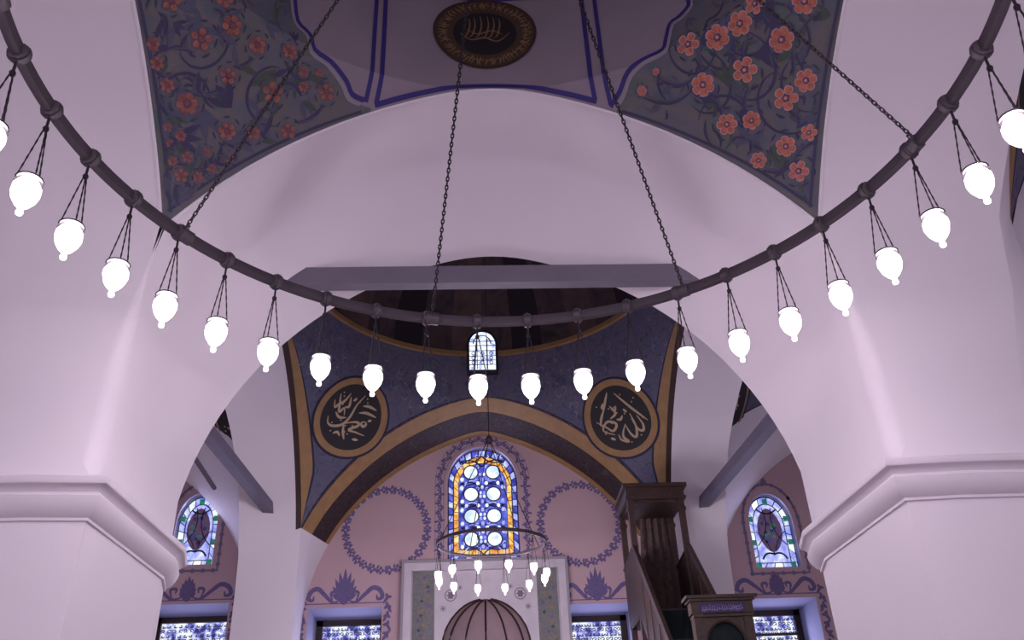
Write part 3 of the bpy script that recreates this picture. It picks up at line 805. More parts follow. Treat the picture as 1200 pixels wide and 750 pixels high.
tymp(-1.965, [rc('far_left'), sgl], we); tymp(1.965, [rc('far_right'), sgr], we)

# ------------------------------------------------------------------ lower windows
def lower_window(n, key, label, mull):
    x0, x1, z0, z1 = lowers[key]; yb = Y4+.28
    r = empty('window_%d' % n, ((x0+x1)/2, Y4, z0), label, kind='structure')
    reveal(rect(x0, x1, z0, z1), Y4, yb, r, REVEAL)
    pane = MB(); pane.box(x0+.03, x1-.03, yb-.006, yb-.003, z0+.03, z1-.025); obj('pane', pane, GARDEN, r, smooth=False)
    fr = MB(); t = .022
    for a in ((x0, x0+t*1.4, z0, z1), (x1-t*1.4, x1, z0, z1), (x0, x1, z1-t*1.2, z1), (x0, x1, z0, z0+t)): fr.box(a[0], a[1], yb-.025, yb+.01, a[2], a[3])
    obj('window_frame', fr, FRAME, r, smooth=False)
    g = MB(); rnd = random.Random(n); yy = yb-.016
    f = lambda u, v: (u, yy, v)
    nx = 13; 
    for i in range(nx):
        for j in range(34):
            cx = x0+.03+(x1-x0-.06)*(i+.5)/nx; cz = z1-.03-.023*(j+.5)
            if cz < z0+.04: continue
            R = .0095; a0 = (i+j) % 2*pi+rnd.uniform(-.4, .4)
            stroke(g, [(cx+R*(1-t/7)*cos(a0+t*(1 if i % 2 else -1)), cz+R*(1-t/7)*sin(a0+t*(1 if i % 2 else -1))) for t in np.linspace(0, 5, 8)], .0042, f, 0, False)
            stroke(g, [(cx-R, cz-R), (cx, cz-R*.3), (cx+R, cz-R)], .0045, f, 0)
    obj('scroll_grille', g, LEAD, r, kind='stuff', smooth=False)
    if mull:
        b = MB(); zc = z1-mull; b.box(x0+.02, x1-.02, yb-.022, yb-.008, zc-.006, zc+.006); obj('glazing_bar', b, FRAME, r, smooth=False)
lower_window(1, 'centre_left', 'lower window with scroll grille left of the prayer niche', 0)
lower_window(2, 'centre_right', 'lower window with scroll grille right of the prayer niche', 0)
lower_window(3, 'far_left', 'lower window with scroll grille in the left side bay', 0)
lower_window(4, 'far_right', 'lower window with scroll grille in the right side bay', .115)
for nm_, (lx, lz, lw_, lh, pw) in dict(a=(-.66, .0, .26, .5, 26), b=(.54, .0, .26, .5, 26), c=(-1.41, .0, .32, .5, 28), d=(1.41, .0, .28, .5, 28), e=(-.007, .85, .3, .5, 25), f=(-1.41, .72, .16, .3, 12), g=(1.43, .65, .16, .3, 12)).items():
    area_light('window_daylight', W(lx, Y4+(.20 if lz < .2 else .02), lz), (math.radians(-90), 0, 0), lw_*S, lh*S, pw, (.62, .62, 1.0))

# ------------------------------------------------------------------ main stained window
w5 = empty('window_5', (-.007, Y4, .552), 'tall arched stained glass window of blue and gold with clear roundels over the prayer niche', kind='structure')
reveal(main_win, Y4, Y4+.045, w5, REVEAL)
yb = Y4+.04
def plate(name, loop, y0, y1, m, par, label=None, holes=[]):
    mb = MB(); mb.prism(loop, lambda x, z: (x, y0, z), lambda x, z: (x, y1, z)); return obj(name, mb, m, par, smooth=False, label=label)
plate('lead_ground', archpoly(-.007, .180, .550, .945, 1.138), yb+.004, yb+.010, LEAD, w5)
def along(loop):
    L = list(loop)+[loop[0]]; d = [0]
    for i in range(len(L)-1): d.append(d[-1]+math.hypot(L[i+1][0]-L[i][0], L[i+1][1]-L[i][1]))
    return L, d
def glass_band(outer, inner, n, gap, y, par, name, mats, z_front=.004):
    """quadrilateral glass pieces between two outlines with the same number of points"""
    Lo, do = along(outer); Li, di = along(inner)
    def at(L, d, t):
        s_ = t*d[-1]; i = min(len(d)-2, max(0, np.searchsorted(d, s_)-1)); q = (s_-d[i])/(d[i+1]-d[i] or 1)
        return (L[i][0]*(1-q)+L[i+1][0]*q, L[i][1]*(1-q)+L[i+1][1]*q)
    def par_t(k): return k
    for i in range(n):
        t0, t1 = (i+gap)/n, (i+1-gap)/n
        quad = [at(Lo, do, t0), at(Lo, do, (t0+t1)/2), at(Lo, do, t1), at(Li, di, t1), at(Li, di, (t0+t1)/2), at(Li, di, t0)]
        mb = MB(); mb.prism(quad, lambda x, z: (x, y, z), lambda x, z: (x, y+z_front, z)); obj(name, mb, mats[i % len(mats)], par, smooth=False)
def scaled(cx, hw, z0, zs, za): return archpoly(cx, hw, z0, zs, za)
glass_band(scaled(-.007, .172, .558, .945, 1.128), scaled(-.007, .152, .578, .945, 1.100), 44, .10, yb-.002, w5, 'border_pane', [PALEGL, BLUEGL])
glass_band(scaled(-.007, .146, .585, .945, 1.092), scaled(-.007, .124, .606, .945, 1.062), 34, .06, yb-.003, w5, 'amber_pane', [GOLDGL])
plate('cobalt_pane', scaled(-.007, .122, .608, .945, 1.058), yb-.001, yb+.003, BLUEGL, w5)
cw = -.009
for zr in (1.008, .890, .775, .657):
    for sx in (-1, 1):
        mb = MB(); c = (cw+sx*.057, zr); R = .034
        mb.prism([(c[0]+R*cos(t), c[1]+R*sin(t)) for t in np.linspace(0, 2*pi, 16, endpoint=False)], lambda x, z: (x, yb-.008, z), lambda x, z: (x, yb-.004, z), 0)
        o = obj('roundel', mb, WHITEGL, w5, smooth=False)
        mb = MB(); ring2(mb, c, R, R+.006, lambda x, z: (x, yb-.009, z), 0, 20)
        for a in (.5, 2.6, 4.7): stroke(mb, [c, (c[0]+R*cos(a), c[1]+R*sin(a))], .0022, lambda x, z: (x, yb-.0085, z), 1)
        obj('roundel_lead', mb, [LEAD, PALEGL], o, smooth=False)
# small quatrefoil pieces between the roundels
k = 0
for zr in (1.008, .890, .775, .657):
    for sx, dz in ((0, -.058), (-.105, -.058), (.105, -.058), (0, 0)):
        for a in range(4):
            ang = a*pi/2+pi/4*(0 if dz else 1); rr = .022 if dz else .014; c = (cw+sx*.98+rr*cos(ang), zr+dz+rr*sin(ang))
            if abs(c[0]-cw) > .112 or c[1] < .615 or c[1] > 1.0: continue
            mb = MB(); R = .0085 if dz else .007
            mb.prism([(c[0]+R*cos(t), c[1]+R*sin(t)*1.2) for t in np.linspace(0, 2*pi, 8, endpoint=False)], lambda x, z: (x, yb-.006, z), lambda x, z: (x, yb-.003, z), 0)
            obj('quarry_pane', mb, PALEGL if (a+k) % 2 else WHITEGL, w5, smooth=False)
        k += 1
mb = MB(); f = lambda x, z: (x, yb-.0045, z)
for zr in (1.068, .949, .832, .716, .612):
    for sx in (-1, 1):
        stroke(mb, curve2((cw, zr-.03), (cw+sx*.11, zr+.0), sx*.35, 8), .007, f, 0, False); stroke(mb, curve2((cw, zr+.03), (cw+sx*.11, zr-.0), -sx*.35, 8), .007, f, 0, False)
        for q_ in (-1, 1):
            P_ = [(cw+sx*.105+.013*(1-t/6)*cos(t*sx+q_), zr+q_*.022+.013*(1-t/6)*sin(t*sx+q_)) for t in np.linspace(0, 4.6, 9)]; stroke(mb, [p for p in P_], .0045, f, 1, False)
            P_ = [(cw+sx*.026+.011*(1-t/6)*cos(-t*sx+q_), zr+q_*.026+.011*(1-t/6)*sin(-t*sx+q_)) for t in np.linspace(0, 4.6, 9)]; stroke(mb, [p for p in P_], .0040, f, 1, False)
        if zr < 1.06: stroke(mb, curve2((cw+sx*.012, zr-.002), (cw+sx*.09, zr-.012), sx*.6, 8), .005, f, 1, False)
obj('scroll_lead', mb, [LEAD, PALEGL], w5, smooth=False, kind='stuff')
# ------------------------------------------------------------------ side stained windows
def side_window(n, cx, hw, z0, zs, za, label):
    w_ = empty('window_%d' % n, (cx, Y4, z0), label, kind='structure'); loop = archpoly(cx, hw, z0, zs, za)
    reveal(loop, Y4, Y4+.05, w_, REVEAL); y = Y4+.045
    A = lambda d, m=1.0: archpoly(cx, hw-d, z0+d, zs, za-d*1.2)
    plate('lead_ground', A(-.003), y+.004, y+.010, LEAD, w_)
    glass_band(A(.006), A(.030), 22, .07, y-.002, w_, 'border_pane', [PALEGL, PALEGL, WHITEGL, PALEGL])
    plate('pale_pane', A(.036), y, y+.003, PALEGL, w_)
    # dark floral vase in the middle
    zc = (z0+za)/2+.01; H = (za-z0)*.30; Wd = hw*.50
    mb = MB(); mb.prism([(cx+Wd*sin(t)*(1-.12*cos(2*t)), zc+H*cos(t)) for t in np.linspace(0, 2*pi, 20, endpoint=False)], lambda x, z: (x, y-.005, z), lambda x, z: (x, y-.002, z)); o = obj('bouquet_pane', mb, DARKGL, w_, smooth=False, label='dark violet glass bouquet')
    rnd = random.Random(n); 
    mb = MB(); f = lambda x, z: (x, y-.006, z)
    for i in range(12):
        a = rnd.uniform(0, 6.28); r = rnd.random()**.5*.75; ring2(mb, (cx+Wd*r*cos(a), zc+H*r*sin(a)), .004, .008, f, i % 2, 8)
    stroke(mb, curve2((cx-hw*.45, za-.07), (cx+hw*.45, za-.07), -.45, 8), .008, f, 0, False)
    stroke(mb, [(cx, zc-H), (cx, z0+.07)], .008, f, 0, False)
    for s_ in (-1, 1): stroke(mb, curve2((cx, z0+.075), (cx+s_*hw*.55, z0+.05), s_*.5, 8), .009, f, 0, False); stroke(mb, curve2((cx+s_*hw*.2, zs+.09), (cx+s_*hw*.66, zs-.1), -s_*.3, 8), .005, f, 0, False); stroke(mb, curve2((cx+s_*hw*.1, z0+.09), (cx+s_*hw*.66, zs-.03), s_*.2, 8), .004, f, 0, False)
    obj('scroll_lead', mb, [LEAD, GREENGL], w_, smooth=False, kind='stuff')
    sq = [(cx, za-.028), (cx-hw+.020, zs+.035), (cx+hw-.020, zs+.035), (cx-hw+.018, zs-.085), (cx+hw-.018, zs-.085), (cx-hw+.026, z0+.022), (cx+hw-.026, z0+.022)]
    for (x, z) in sq:
        mb = MB(); mb.prism([(x-.012, z-.013), (x+.012, z-.013), (x+.012, z+.013), (x-.012, z+.013)], lambda x, z: (x, y-.008, z), lambda x, z: (x, y-.003, z)); obj('green_pane', mb, GREENGL, w_, smooth=False)
side_window(6, -1.412, .100, .560, .765, .915, 'small pointed stained glass window in the left side bay')
side_window(7, 1.438, .112, .470, .69, .845, 'small pointed stained glass window in the right side bay')
# drum window high in the centre dome
zc0, zc1 = 1.405, 1.622
w8 = empty('window_8', (0, CY2+.80, zc0), 'small arched blue lit window at the foot of the dark dome', kind='structure')
yd = CY2+.765
lp = archpoly(.001, .066, zc0, 1.55, zc1, 8)
plate('lead_ground', archpoly(.001, .078, zc0-.008, 1.55, zc1+.012, 8), yd+.004, yd+.05, DARKM, w8)
plate('pale_pane', lp, yd, yd+.003, lit_glass('white_blue_glass', [(.25, .28, .9), (.7, .8, 1), (1, 1, 1)], 7, 1.4), w8)
mb = MB(); f = lambda x, z: (x, yd-.004, z)
for x in (-.026, .026): stroke(mb, [(x, zc0), (x, 1.58)], .004, f, 0, False)
for z in (1.43, 1.455, 1.48, 1.51, 1.54, 1.565): stroke(mb, [(-.066, z), (.066, z)], .0045, f, 0, False)
stroke(mb, [(.045*cos(t), 1.55+.05*sin(t)) for t in np.linspace(0, pi, 10)], .006, f, 0, False)
for z in (1.442, 1.468, 1.495):
    for x in (-.045, 0, .045): ring2(mb, (x, z), .007, .011, f, 0, 8)
obj('window_lead', mb, LEAD, w8, smooth=False, kind='stuff')

# ------------------------------------------------------------------ painted ornament on the end wall
fw = lambda x, z: (x, Y4-.0010-.00010*LAY[0], z); fw2 = lambda x, z: (x, Y4-.0026, z)
def bloom(mb, c, R, rot=0):
    blob(mb, c, lambda a: R*(.78+.28*cos(4*(a-rot))), fw, 0, 16); blob(mb, c, R*.25, fw2, 1, 6)
for cx, cz, r, lab in ((-.484, .710, .200, 'violet wreath left of the stained window'), (.473, .716, .198, 'violet wreath right of the stained window')):
    mb = MB(); n = 30
    for i in range(n):
        a = 2*pi*i/n; c = (cx+r*cos(a), cz+r*sin(a)*1.02); bloom(mb, c, .0205+.003*(i % 2), a)
        a2 = a+pi/n; 
        for s_ in (-1, 1): leafpoly(mb, (cx+r*cos(a2), cz+r*sin(a2)), (cx+(r+s_*.022)*cos(a2+.05), cz+(r+s_*.022)*sin(a2+.05)), .012, fw, 0)
    obj('painted_wreath', mb, [ORN, PLASTER_END], we, smooth=False, label=lab)
# leafy border round the main window
mb = MB(); loop = archpoly(-.007, .218, .55, .955, 1.175, 12); L, d = along(loop); tot = d[-1]
n = 70
for i in range(n):
    s_ = tot*i/n; j = min(len(d)-2, max(0, int(np.searchsorted(d, s_)-1))); q = (s_-d[j])/(d[j+1]-d[j] or 1)
    c = (L[j][0]*(1-q)+L[j+1][0]*q, L[j][1]*(1-q)+L[j+1][1]*q)
    if c[1] < .552: continue
    bloom(mb, c, .0145, i*.7)
    for a in (i*1.3, i*1.3+3.1): leafpoly(mb, c, (c[0]+.03*cos(a), c[1]+.03*sin(a)), .012, fw, 0)
for dd in (.008, .038):
    lo = archpoly(-.007, .186+dd*1.4, .55, .95, 1.14+dd*1.4, 12); stroke(mb, [(x, z) for x, z in lo[2:]]+[lo[0]], .0022, fw, 0, False)
obj('painted_border', mb, [ORN, PLASTER_END], we, smooth=False, label='violet leafy border painted round the stained window')
def palm_border(cx, x0, x1, ztop, zb, hb, label, left=True, right=True, side=True):
    """palmette with scrolls above a lower window and a leafy chain down its sides"""
    mb = MB(); c = (cx, ztop+.025)
    for i, a in enumerate(np.linspace(-1.25, 1.25, 9)):
        L = hb*(1-.28*abs(a)); leafpoly(mb, (cx+.006*sin(a), ztop+.018), (cx+L*sin(a)*.62, ztop+.018+L*cos(a)), .024, fw, 0)
    blob(mb, (cx, ztop+.02), .022, fw, 0, 10)
    for s_, on in ((-1, left), (1, right)):
        if not on: continue
        xe = x0 if s_ < 0 else x1; D = abs(xe-cx)
        P = smooth_pts([(cx+s_*.02, ztop+.02), (cx+s_*D*.30, ztop+.010), (cx+s_*D*.52, ztop+.045), (cx+s_*D*.72, ztop+.075), (cx+s_*D*.90, ztop+.062), (cx+s_*D*.96, ztop+.03), (cx+s_*D*.84, ztop+.022), (cx+s_*D*.82, ztop+.042)], 5)
        stroke(mb, P, .022, fw, 0)
        P = smooth_pts([(cx+s_*D*.3, ztop+.012), (cx+s_*D*.36, ztop+.052), (cx+s_*D*.24, ztop+.058), (cx+s_*D*.25, ztop+.035)], 5); stroke(mb, P, .014, fw, 0)
        stroke(mb, [(cx, ztop+.005), (xe, ztop+.005)], .005, fw, 0, False)
        if side:
            z = ztop+.03; i = 0
            while z > -.4:
                xx = xe+s_*.018; blob(mb, (xx, z), lambda a: .021*(.7+.3*cos(3*a+i)), fw, 0, 12)
                leafpoly(mb, (xx, z), (xx+s_*.02*(1 if i % 2 else -1), z-.032), .014, fw, 0); z -= .042; i += 1
    obj('painted_palmette', mb, [ORN, PLASTER_END], we, smooth=False, label=label)
palm_border(-.672, -.845, -.485, .352, 0, .155, 'violet palmette and scrolls over the window left of the niche')
palm_border(.528, .372, .715, .336, 0, .145, 'violet palmette and scrolls over the window right of the niche', side=False)
palm_border(-1.405, -1.63, -1.195, .388, 0, .10, 'violet palmette and scrolls over the left side bay window')
palm_border(1.405, 1.20, 1.595, .336, 0, .10, 'violet palmette and scrolls over the right side bay window')
for cx, hw, z0, zs, za in ((-1.412, .100, .560, .765, .915), (1.438, .112, .470, .69, .845)):
    mb = MB(); lo = archpoly(cx, hw+.030, z0-.030, zs, za+.05, 10)
    stroke(mb, lo+[lo[0]], .012, fw, 0, False)
    L, d = along(lo)
    for i in range(26):
        s_ = d[-1]*i/26; j = min(len(d)-2, max(0, int(np.searchsorted(d, s_)-1))); q = (s_-d[j])/(d[j+1]-d[j] or 1)
        blob(mb, (L[j][0]*(1-q)+L[j+1][0]*q, L[j][1]*(1-q)+L[j+1][1]*q), .011, fw, 0, 8)
    leafpoly(mb, (cx, za+.04), (cx, za+.085), .03, fw, 0)
    obj('painted_border', mb, [mat('mauve_stencil', (.20, .16, .27), .8), PLASTER_END], we, smooth=False)

# ------------------------------------------------------------------ prayer niche
nf = empty('prayer_niche', (-.005, Y4-.02, ZF), 'white marble framed prayer niche with ribbed hood below the tall stained window', 'niche')
x0, x1, zt = -.396, .386, .532
def frame_bars(name, a, b, top, t, y0, y1, m, par, label=None):
    mb = MB(); mb.box(a, a+t, y0, y1, ZF, top-t); mb.box(b-t, b, y0, y1, ZF, top-t); mb.box(a, b, y0, y1, top-t, top); o = obj(name, mb, m, par, smooth=False, label=label); return o
frame_bars('outer_frame', x0, x1, zt, .042, Y4-.040, Y4-.001, MARBLE, nf)
frame_bars('frame_bead', x0-.006, x1+.006, zt+.008, .012, Y4-.048, Y4-.001, mat('grey_bead', (.34, .30, .36), .6), nf)
mb = face_fill([(x0+.042, ZF), (x1-.042, ZF), (x1-.042, zt-.042), (x0+.042, zt-.042)], [niche_hole], lambda x, z: (x, Y4-.018, z)); obj('spandrel_slab', mb, MARBLE, nf, smooth=False)
for a, b in ((x0+.048, x0+.150), (x1-.145, x1-.048)):
    mb = MB(); mb.box(a, b, Y4-.026, Y4-.016, ZF, .492); o = obj('tile_panel', mb, NPANEL, nf, smooth=False, label='faded patterned side panel')
    mb = MB(); rnd = random.Random(int(a*100)); f = lambda x, z: (x, Y4-.028, z)
    for i in range(34):
        c = ((a+b)/2+rnd.uniform(-.03, .03), .46-i*.022); blob(mb, c, lambda t: .012*(.7+.3*cos(5*t)), f, i % 3, 10)
    obj('painted_spray', mb, [ORN, GOLD, LEAF], o, smooth=False, kind='stuff')
ROS = mat('grey_rosette', (.22, .17, .22), .7); f = lambda x, z: (x, Y4-.0195, z)
for sx in (-1, 1):
    for (dx, z, r) in ((.165, .375, .022), (.20, .315, .010), (.12, .41, .008)):
        mb = MB(); c = (-.005+sx*dx, z); blob(mb, c, lambda t: r*(.75+.25*cos(6*t)), f, 0, 14); ring2(mb, c, r*1.1, r*1.3, f, 0, 14)
        obj('rosette', mb, [ROS], nf, smooth=False)
# hood: quarter sphere recess with dark ribs, and the niche below
def hood(a, t):   # a: azimuth 0..pi, t: 0 rim height .. 1 crown
    R = .21; return (-.005+R*cos(a)*cos(t*pi/2), Y4-.018+R*.85*sin(a)*cos(t*pi/2), .13+.225*sin(t*pi/2))
mb = MB(); mb.grid([[hood(pi*j/24, i/12) for j in range(25)] for i in range(13)])
mb.grid([[(-.005+.21*cos(pi*j/24), Y4-.018+.21*.85*sin(pi*j/24), z) for j in range(25)] for z in (ZF, .13)])
hd = obj('hood', mb, HOOD, nf)
for i in range(7):
    a = pi*(i+.0)/6 if 0 < i < 6 else (.03 if i == 0 else pi-.03)
    mb = MB(); pts = [Vector(hood(a, t/12))*1 for t in range(12)]
    mb.tube([(p.x-.004*cos(a), p.y-.006*sin(a), p.z) for p in pts], .005, 6); obj('rib', mb, BROWN, hd)
mb = MB(); mb.tube([(-.005+.205*cos(t), Y4-.018+.205*.85*sin(t), .155) for t in np.linspace(0, pi, 20)], .0055, 6); obj('band', mb, BROWN, hd)

# ------------------------------------------------------------------ tie beams
bm_ = MB(); bm_.box(-.60, .62, 1.160, 1.195, .700, .757)
tag(obj('tie_beam', bm_, BEAM, smooth=False), 'long grey tie beam across the white front arch', 'beam', 'painted tie beams across the arches')
for sg in (-1, 1):
    mb = MB(); x = -.985 if sg < 0 else 1.012; zb = .690 if sg < 0 else .668
    k_ = sg*.068; hw_ = .022
    mb.prism([(x+k_*1.75-hw_, 1.37), (x+k_*1.75+hw_, 1.37), (x+hw_, 3.12), (x-hw_, 3.12)], lambda a, b_: (a, b_, zb), lambda a, b_: (a, b_, zb+.046))
    tag(obj('tie_beam', mb, BEAM2, smooth=False), 'slate grey tie beam across the %s side arch near the end wall' % ('left' if sg < 0 else 'right'), 'beam', 'painted tie beams across the arches')
mb = MB(); mb.tube([(-1.08, 1.75, .62), (-1.08, 2.45, .60)], .009, 8)
tag(obj('iron_rod', mb, IRON), 'thin dark rod beside the left tie beam', 'rod')

# ------------------------------------------------------------------ aisles beside the main hall
for sg, nm in ((-1, 'left_aisle'), (1, 'right_aisle')):
    cx = sg*2.17
    c = bay_dome(cx, 0, nm)
    for k in range(4): bay_pend(c, cx, 0, k, flip=(k % 2 == 1), label='blue grey corner vault edged with an ochre band')
    _, chs = surf2(cx, 0)
    roundel(c, chs((-sg*42, 1.05)), .205, OTHER, 'black medallion with gold script in the aisle vault', rim=.06, lw=.11)
    wl = wallobj('wall_'+nm, bay_soffit(cx, 0, 0, .25), [PLASTER, BROWN])
    mb = MB(); mb.box(cx-.9, cx+.9, 1.10, 1.14, ZF, 1.4); obj('closing_wall', mb, PLASTER, wl, smooth=False)
    mb = MB(); mb.box(cx+sg*.93, cx+sg*.97, -1.2, 1.2, ZF, 1.4); obj('closing_wall', mb, PLASTER, wl, smooth=False)
# solid masses above the vaults so no daylight leaks in
mb = MB()
mb.box(-3.4, 3.4, -1.7, 3.8, 2.35, 2.42); mb.box(-3.4, -3.3, -1.7, 3.8, ZF, 2.35); mb.box(3.3, 3.4, -1.7, 3.8, ZF, 2.35); mb.box(-3.4, 3.4, 3.7, 3.8, ZF, 2.35)
obj('wall_outer', mb, PLASTER, kind='structure', smooth=False)

# ================================================================== big ring chandelier
N = 40; RR = .7319; ZR = .3623; YC = .0858; PH0 = 3.2123; DROP = .1666
ch = empty('ring_chandelier', (0, YC, ZR), 'large black iron ring chandelier hung on chains with glowing glass lamps in the main hall', 'chandelier')
C0 = wloc(ch); Rm = RR*S
mb = MB(); n = 160
def ringrow(dr, dz): return [((Rm+dr)*cos(2*pi*i/n), (Rm+dr)*sin(2*pi*i/n), dz) for i in range(n)]
sec = [(-.026, -.040), (.020, -.044), (.030, -.036), (.030, -.020), (.018, -.014), (.018, .014), (.030, .020), (.030, .036), (.020, .044), (-.026, .040), (-.030, .0), (-.026, -.040)]
mb.grid([ringrow(a, b_) for a, b_ in sec], closed=True)
obj('iron_ring', mb, IRON, ch, units=False, local=True)
# collar
def collar_mesh():
    mb = MB(); 
    mb.tube([(0, -.035, 0), (0, -.03, 0), (0, .03, 0), (0, .035, 0)], [.050, .062, .062, .050], 12)
    mb.tube([(0, -.012, 0), (0, .012, 0)], [.070, .070], 12)
    return mb
cm = collar_mesh()
col0 = None
GLASS = bpy.data.materials.new('lamp_glass'); GLASS.use_nodes = True
nt = GLASS.node_tree; nt.nodes.clear(); out = nt.nodes.new('ShaderNodeOutputMaterial'); tr = nt.nodes.new('ShaderNodeBsdfTransparent'); em = nt.nodes.new('ShaderNodeEmission'); add = nt.nodes.new('ShaderNodeAddShader')
gl = nt.nodes.new('ShaderNodeBsdfGlossy'); gl.inputs['Roughness'].default_value = .1; mx = nt.nodes.new('ShaderNodeMixShader'); mx.inputs[0].default_value = .06
em.inputs[0].default_value = (1, .93, .97, 1); em.inputs[1].default_value = 1.6; tr.inputs[0].default_value = (.9, .9, .95, 1)
nt.links.new(tr.outputs[0], mx.inputs[1]); nt.links.new(gl.outputs[0], mx.inputs[2]); nt.links.new(mx.outputs[0], add.inputs[0]); nt.links.new(em.outputs[0], add.inputs[1]); nt.links.new(add.outputs[0], out.inputs[0])
BULB = mat('glowing_bulb', (1, 1, 1), .5, emit=(1, .865, .92), estr=80.0)
BULB2 = mat('glowing_small_bulb', (1, 1, 1), .5, emit=(1, .90, .97), estr=620.0)
def lamp_set(scale, hang, power, seg=14):
    """returns (cup, bulb, hanger) mesh builders in metres, hung from (0,0,0)"""
    s_ = scale; zr = -hang+.13*s_
    cup = MB(); cup.lathe([(.001, zr-.27*s_), (.018*s_, zr-.262*s_), (.022*s_, zr-.245*s_), (.014*s_, zr-.228*s_), (.020*s_, zr-.215*s_), (.045*s_, zr-.19*s_), (.070*s_, zr-.15*s_), (.084*s_, zr-.10*s_), (.082*s_, zr-.06*s_), (.064*s_, zr-.025*s_), (.074*s_, zr)], seg=seg)
    blb = MB(); blb.lathe([(.001, zr-.19*s_), (.030*s_, zr-.165*s_), (.048*s_, zr-.12*s_), (.040*s_, zr-.075*s_), (.015*s_, zr-.045*s_), (.001, zr-.04*s_)], seg=10)
    hg = MB(); zk = -.10*s_-.02
    hg.tube([(0, 0, -.03), (0, 0, zk)], .007*s_+.002, 6)
    hg.lathe([(.001, zk+.02), (.016*s_, zk+.012), (.020*s_, zk), (.016*s_, zk-.02), (.001, zk-.024)], seg=8)
    for k in range(3):
        a = 2*pi*k/3+.4; p0 = Vector((.012*s_*cos(a), .012*s_*sin(a), zk-.015)); p1 = Vector((.078*s_*cos(a), .078*s_*sin(a), zr))
        m_ = 12; pts = [p0.lerp(p1, i/m_) for i in range(m_+1)]
        hg.tube(pts, [(.0062*s_ if i % 2 else .0038*s_) for i in range(m_+1)], 5)
    hg.tube([(.078*s_*cos(2*pi*i/16), .078*s_*sin(2*pi*i/16), zr) for i in range(16)], .005*s_, 5, closed=True)
    hg.lathe([(.001, zr), (.055*s_, zr-.004*s_), (.083*s_, zr-.028*s_), (.001, zr-.026*s_)], seg=12)  # added cap above the bulb, holds back light going up
    return cup, blb, hg, zr
cup, blb, hg, zr1 = lamp_set(1.0, DROP*S, 1)
protos = {}
def make_lamp(par, loc, key, sets, label=None, power=0, rot=0):
    if key not in protos:
        c, b_, h_, zr = sets
        o = obj('lamp', c, GLASS, par, units=False, local=True, loc=(0, 0, 0)); o.data.name = 'lamp_cup'
        q = obj('bulb', b_, BULB if key == 'big' else BULB2, o, units=False, local=True); r = obj('hanger', h_, IRON2, o, units=False, local=True)
        protos[key] = (o, q, r, zr)
    else:
        o0, q0, r0, zr = protos[key]; o = o0.copy(); COL.objects.link(o); o.parent = par
        for ch_ in (q0, r0): d = ch_.copy(); COL.objects.link(d); d.parent = o
    o.location = loc; o.rotation_euler = (0, 0, rot)
    return o
for i in range(N):
    a = PH0-2*pi*i/N; p = (Rm*cos(a), Rm*sin(a), 0)
    if col0 is None: col0 = obj('collar', cm, IRON, ch, units=False, local=True, loc=(0, 0, 0)); o = col0
    else: o = col0.copy(); COL.objects.link(o); o.parent = ch
    o.location = p; o.rotation_euler = (0, 0, a)
    make_lamp(ch, (p[0], p[1], -.04), 'big', (cup, blb, hg, zr1), rot=a)
# suspension chains, every fifth bay, meeting at a hub
hubz = (1.28-ZR)*S
def link_chain(p0, p1, pitch=.038, wire=.0062, hl=.027, hw=.0125):
    mb = MB(); p0 = Vector(p0); p1 = Vector(p1); d = (p1-p0); L = d.length; d.normalize()
    a = d.cross(Vector((0, 0, 1))); a = (a if a.length > .1 else Vector((1, 0, 0))).normalized(); b_ = d.cross(a)
    n = int(L/pitch)
    for i in range(n+1):
        c = p0+d*(L*i/n); u = a if i % 2 else b_
        mb.tube([c+d*(hl*cos(t)*(1))+u*(hw*sin(t)) for t in np.linspace(0, 2*pi, 8, endpoint=False)], wire, 4, closed=True)
    return mb
r0 = Rm*1.0
cmb = link_chain((Rm, 0, .10), (.10, 0, hubz-.02))
ch0_ = None
for i in range(8):
    a = PH0-2*pi*(4.12+5*i)/N
    if ch0_ is None: ch0_ = obj('chain', cmb, IRON2, ch, units=False, local=True, loc=(0, 0, 0)); o = ch0_
    else: o = ch0_.copy(); COL.objects.link(o); o.parent = ch
    o.rotation_euler = (0, 0, a)
hk = MB(); hk.tube([(Rm, 0, .04), (Rm+.02, 0, .07), (Rm, 0, .105), (Rm-.03, 0, .085), (Rm-.02, 0, .05)], .009, 6); hk.tube([(Rm-.001, -.05, 0), (Rm-.001, .05, 0)], .058, 10)
hk0 = None
for i in range(8):
    a = PH0-2*pi*(4.12+5*i)/N
    if hk0 is None: hk0 = obj('hook', hk, IRON, ch, units=False, local=True, loc=(0, 0, 0)); o = hk0
    else: o = hk0.copy(); COL.objects.link(o); o.parent = ch
    o.rotation_euler = (0, 0, a)
mb = MB(); mb.lathe([(.001, hubz-.10), (.06, hubz-.06), (.11, hubz), (.06, hubz+.06), (.02, hubz+.12), (.001, hubz+.14)], seg=16); obj('hub', mb, IRON, ch, units=False, local=True)
mb = MB(); mb.tube([(0, 0, hubz+.1), (0, -YC*S*.9, (2.17-ZR)*S)], .014, 6); obj('stay_rod', mb, IRON, ch, units=False, local=True)

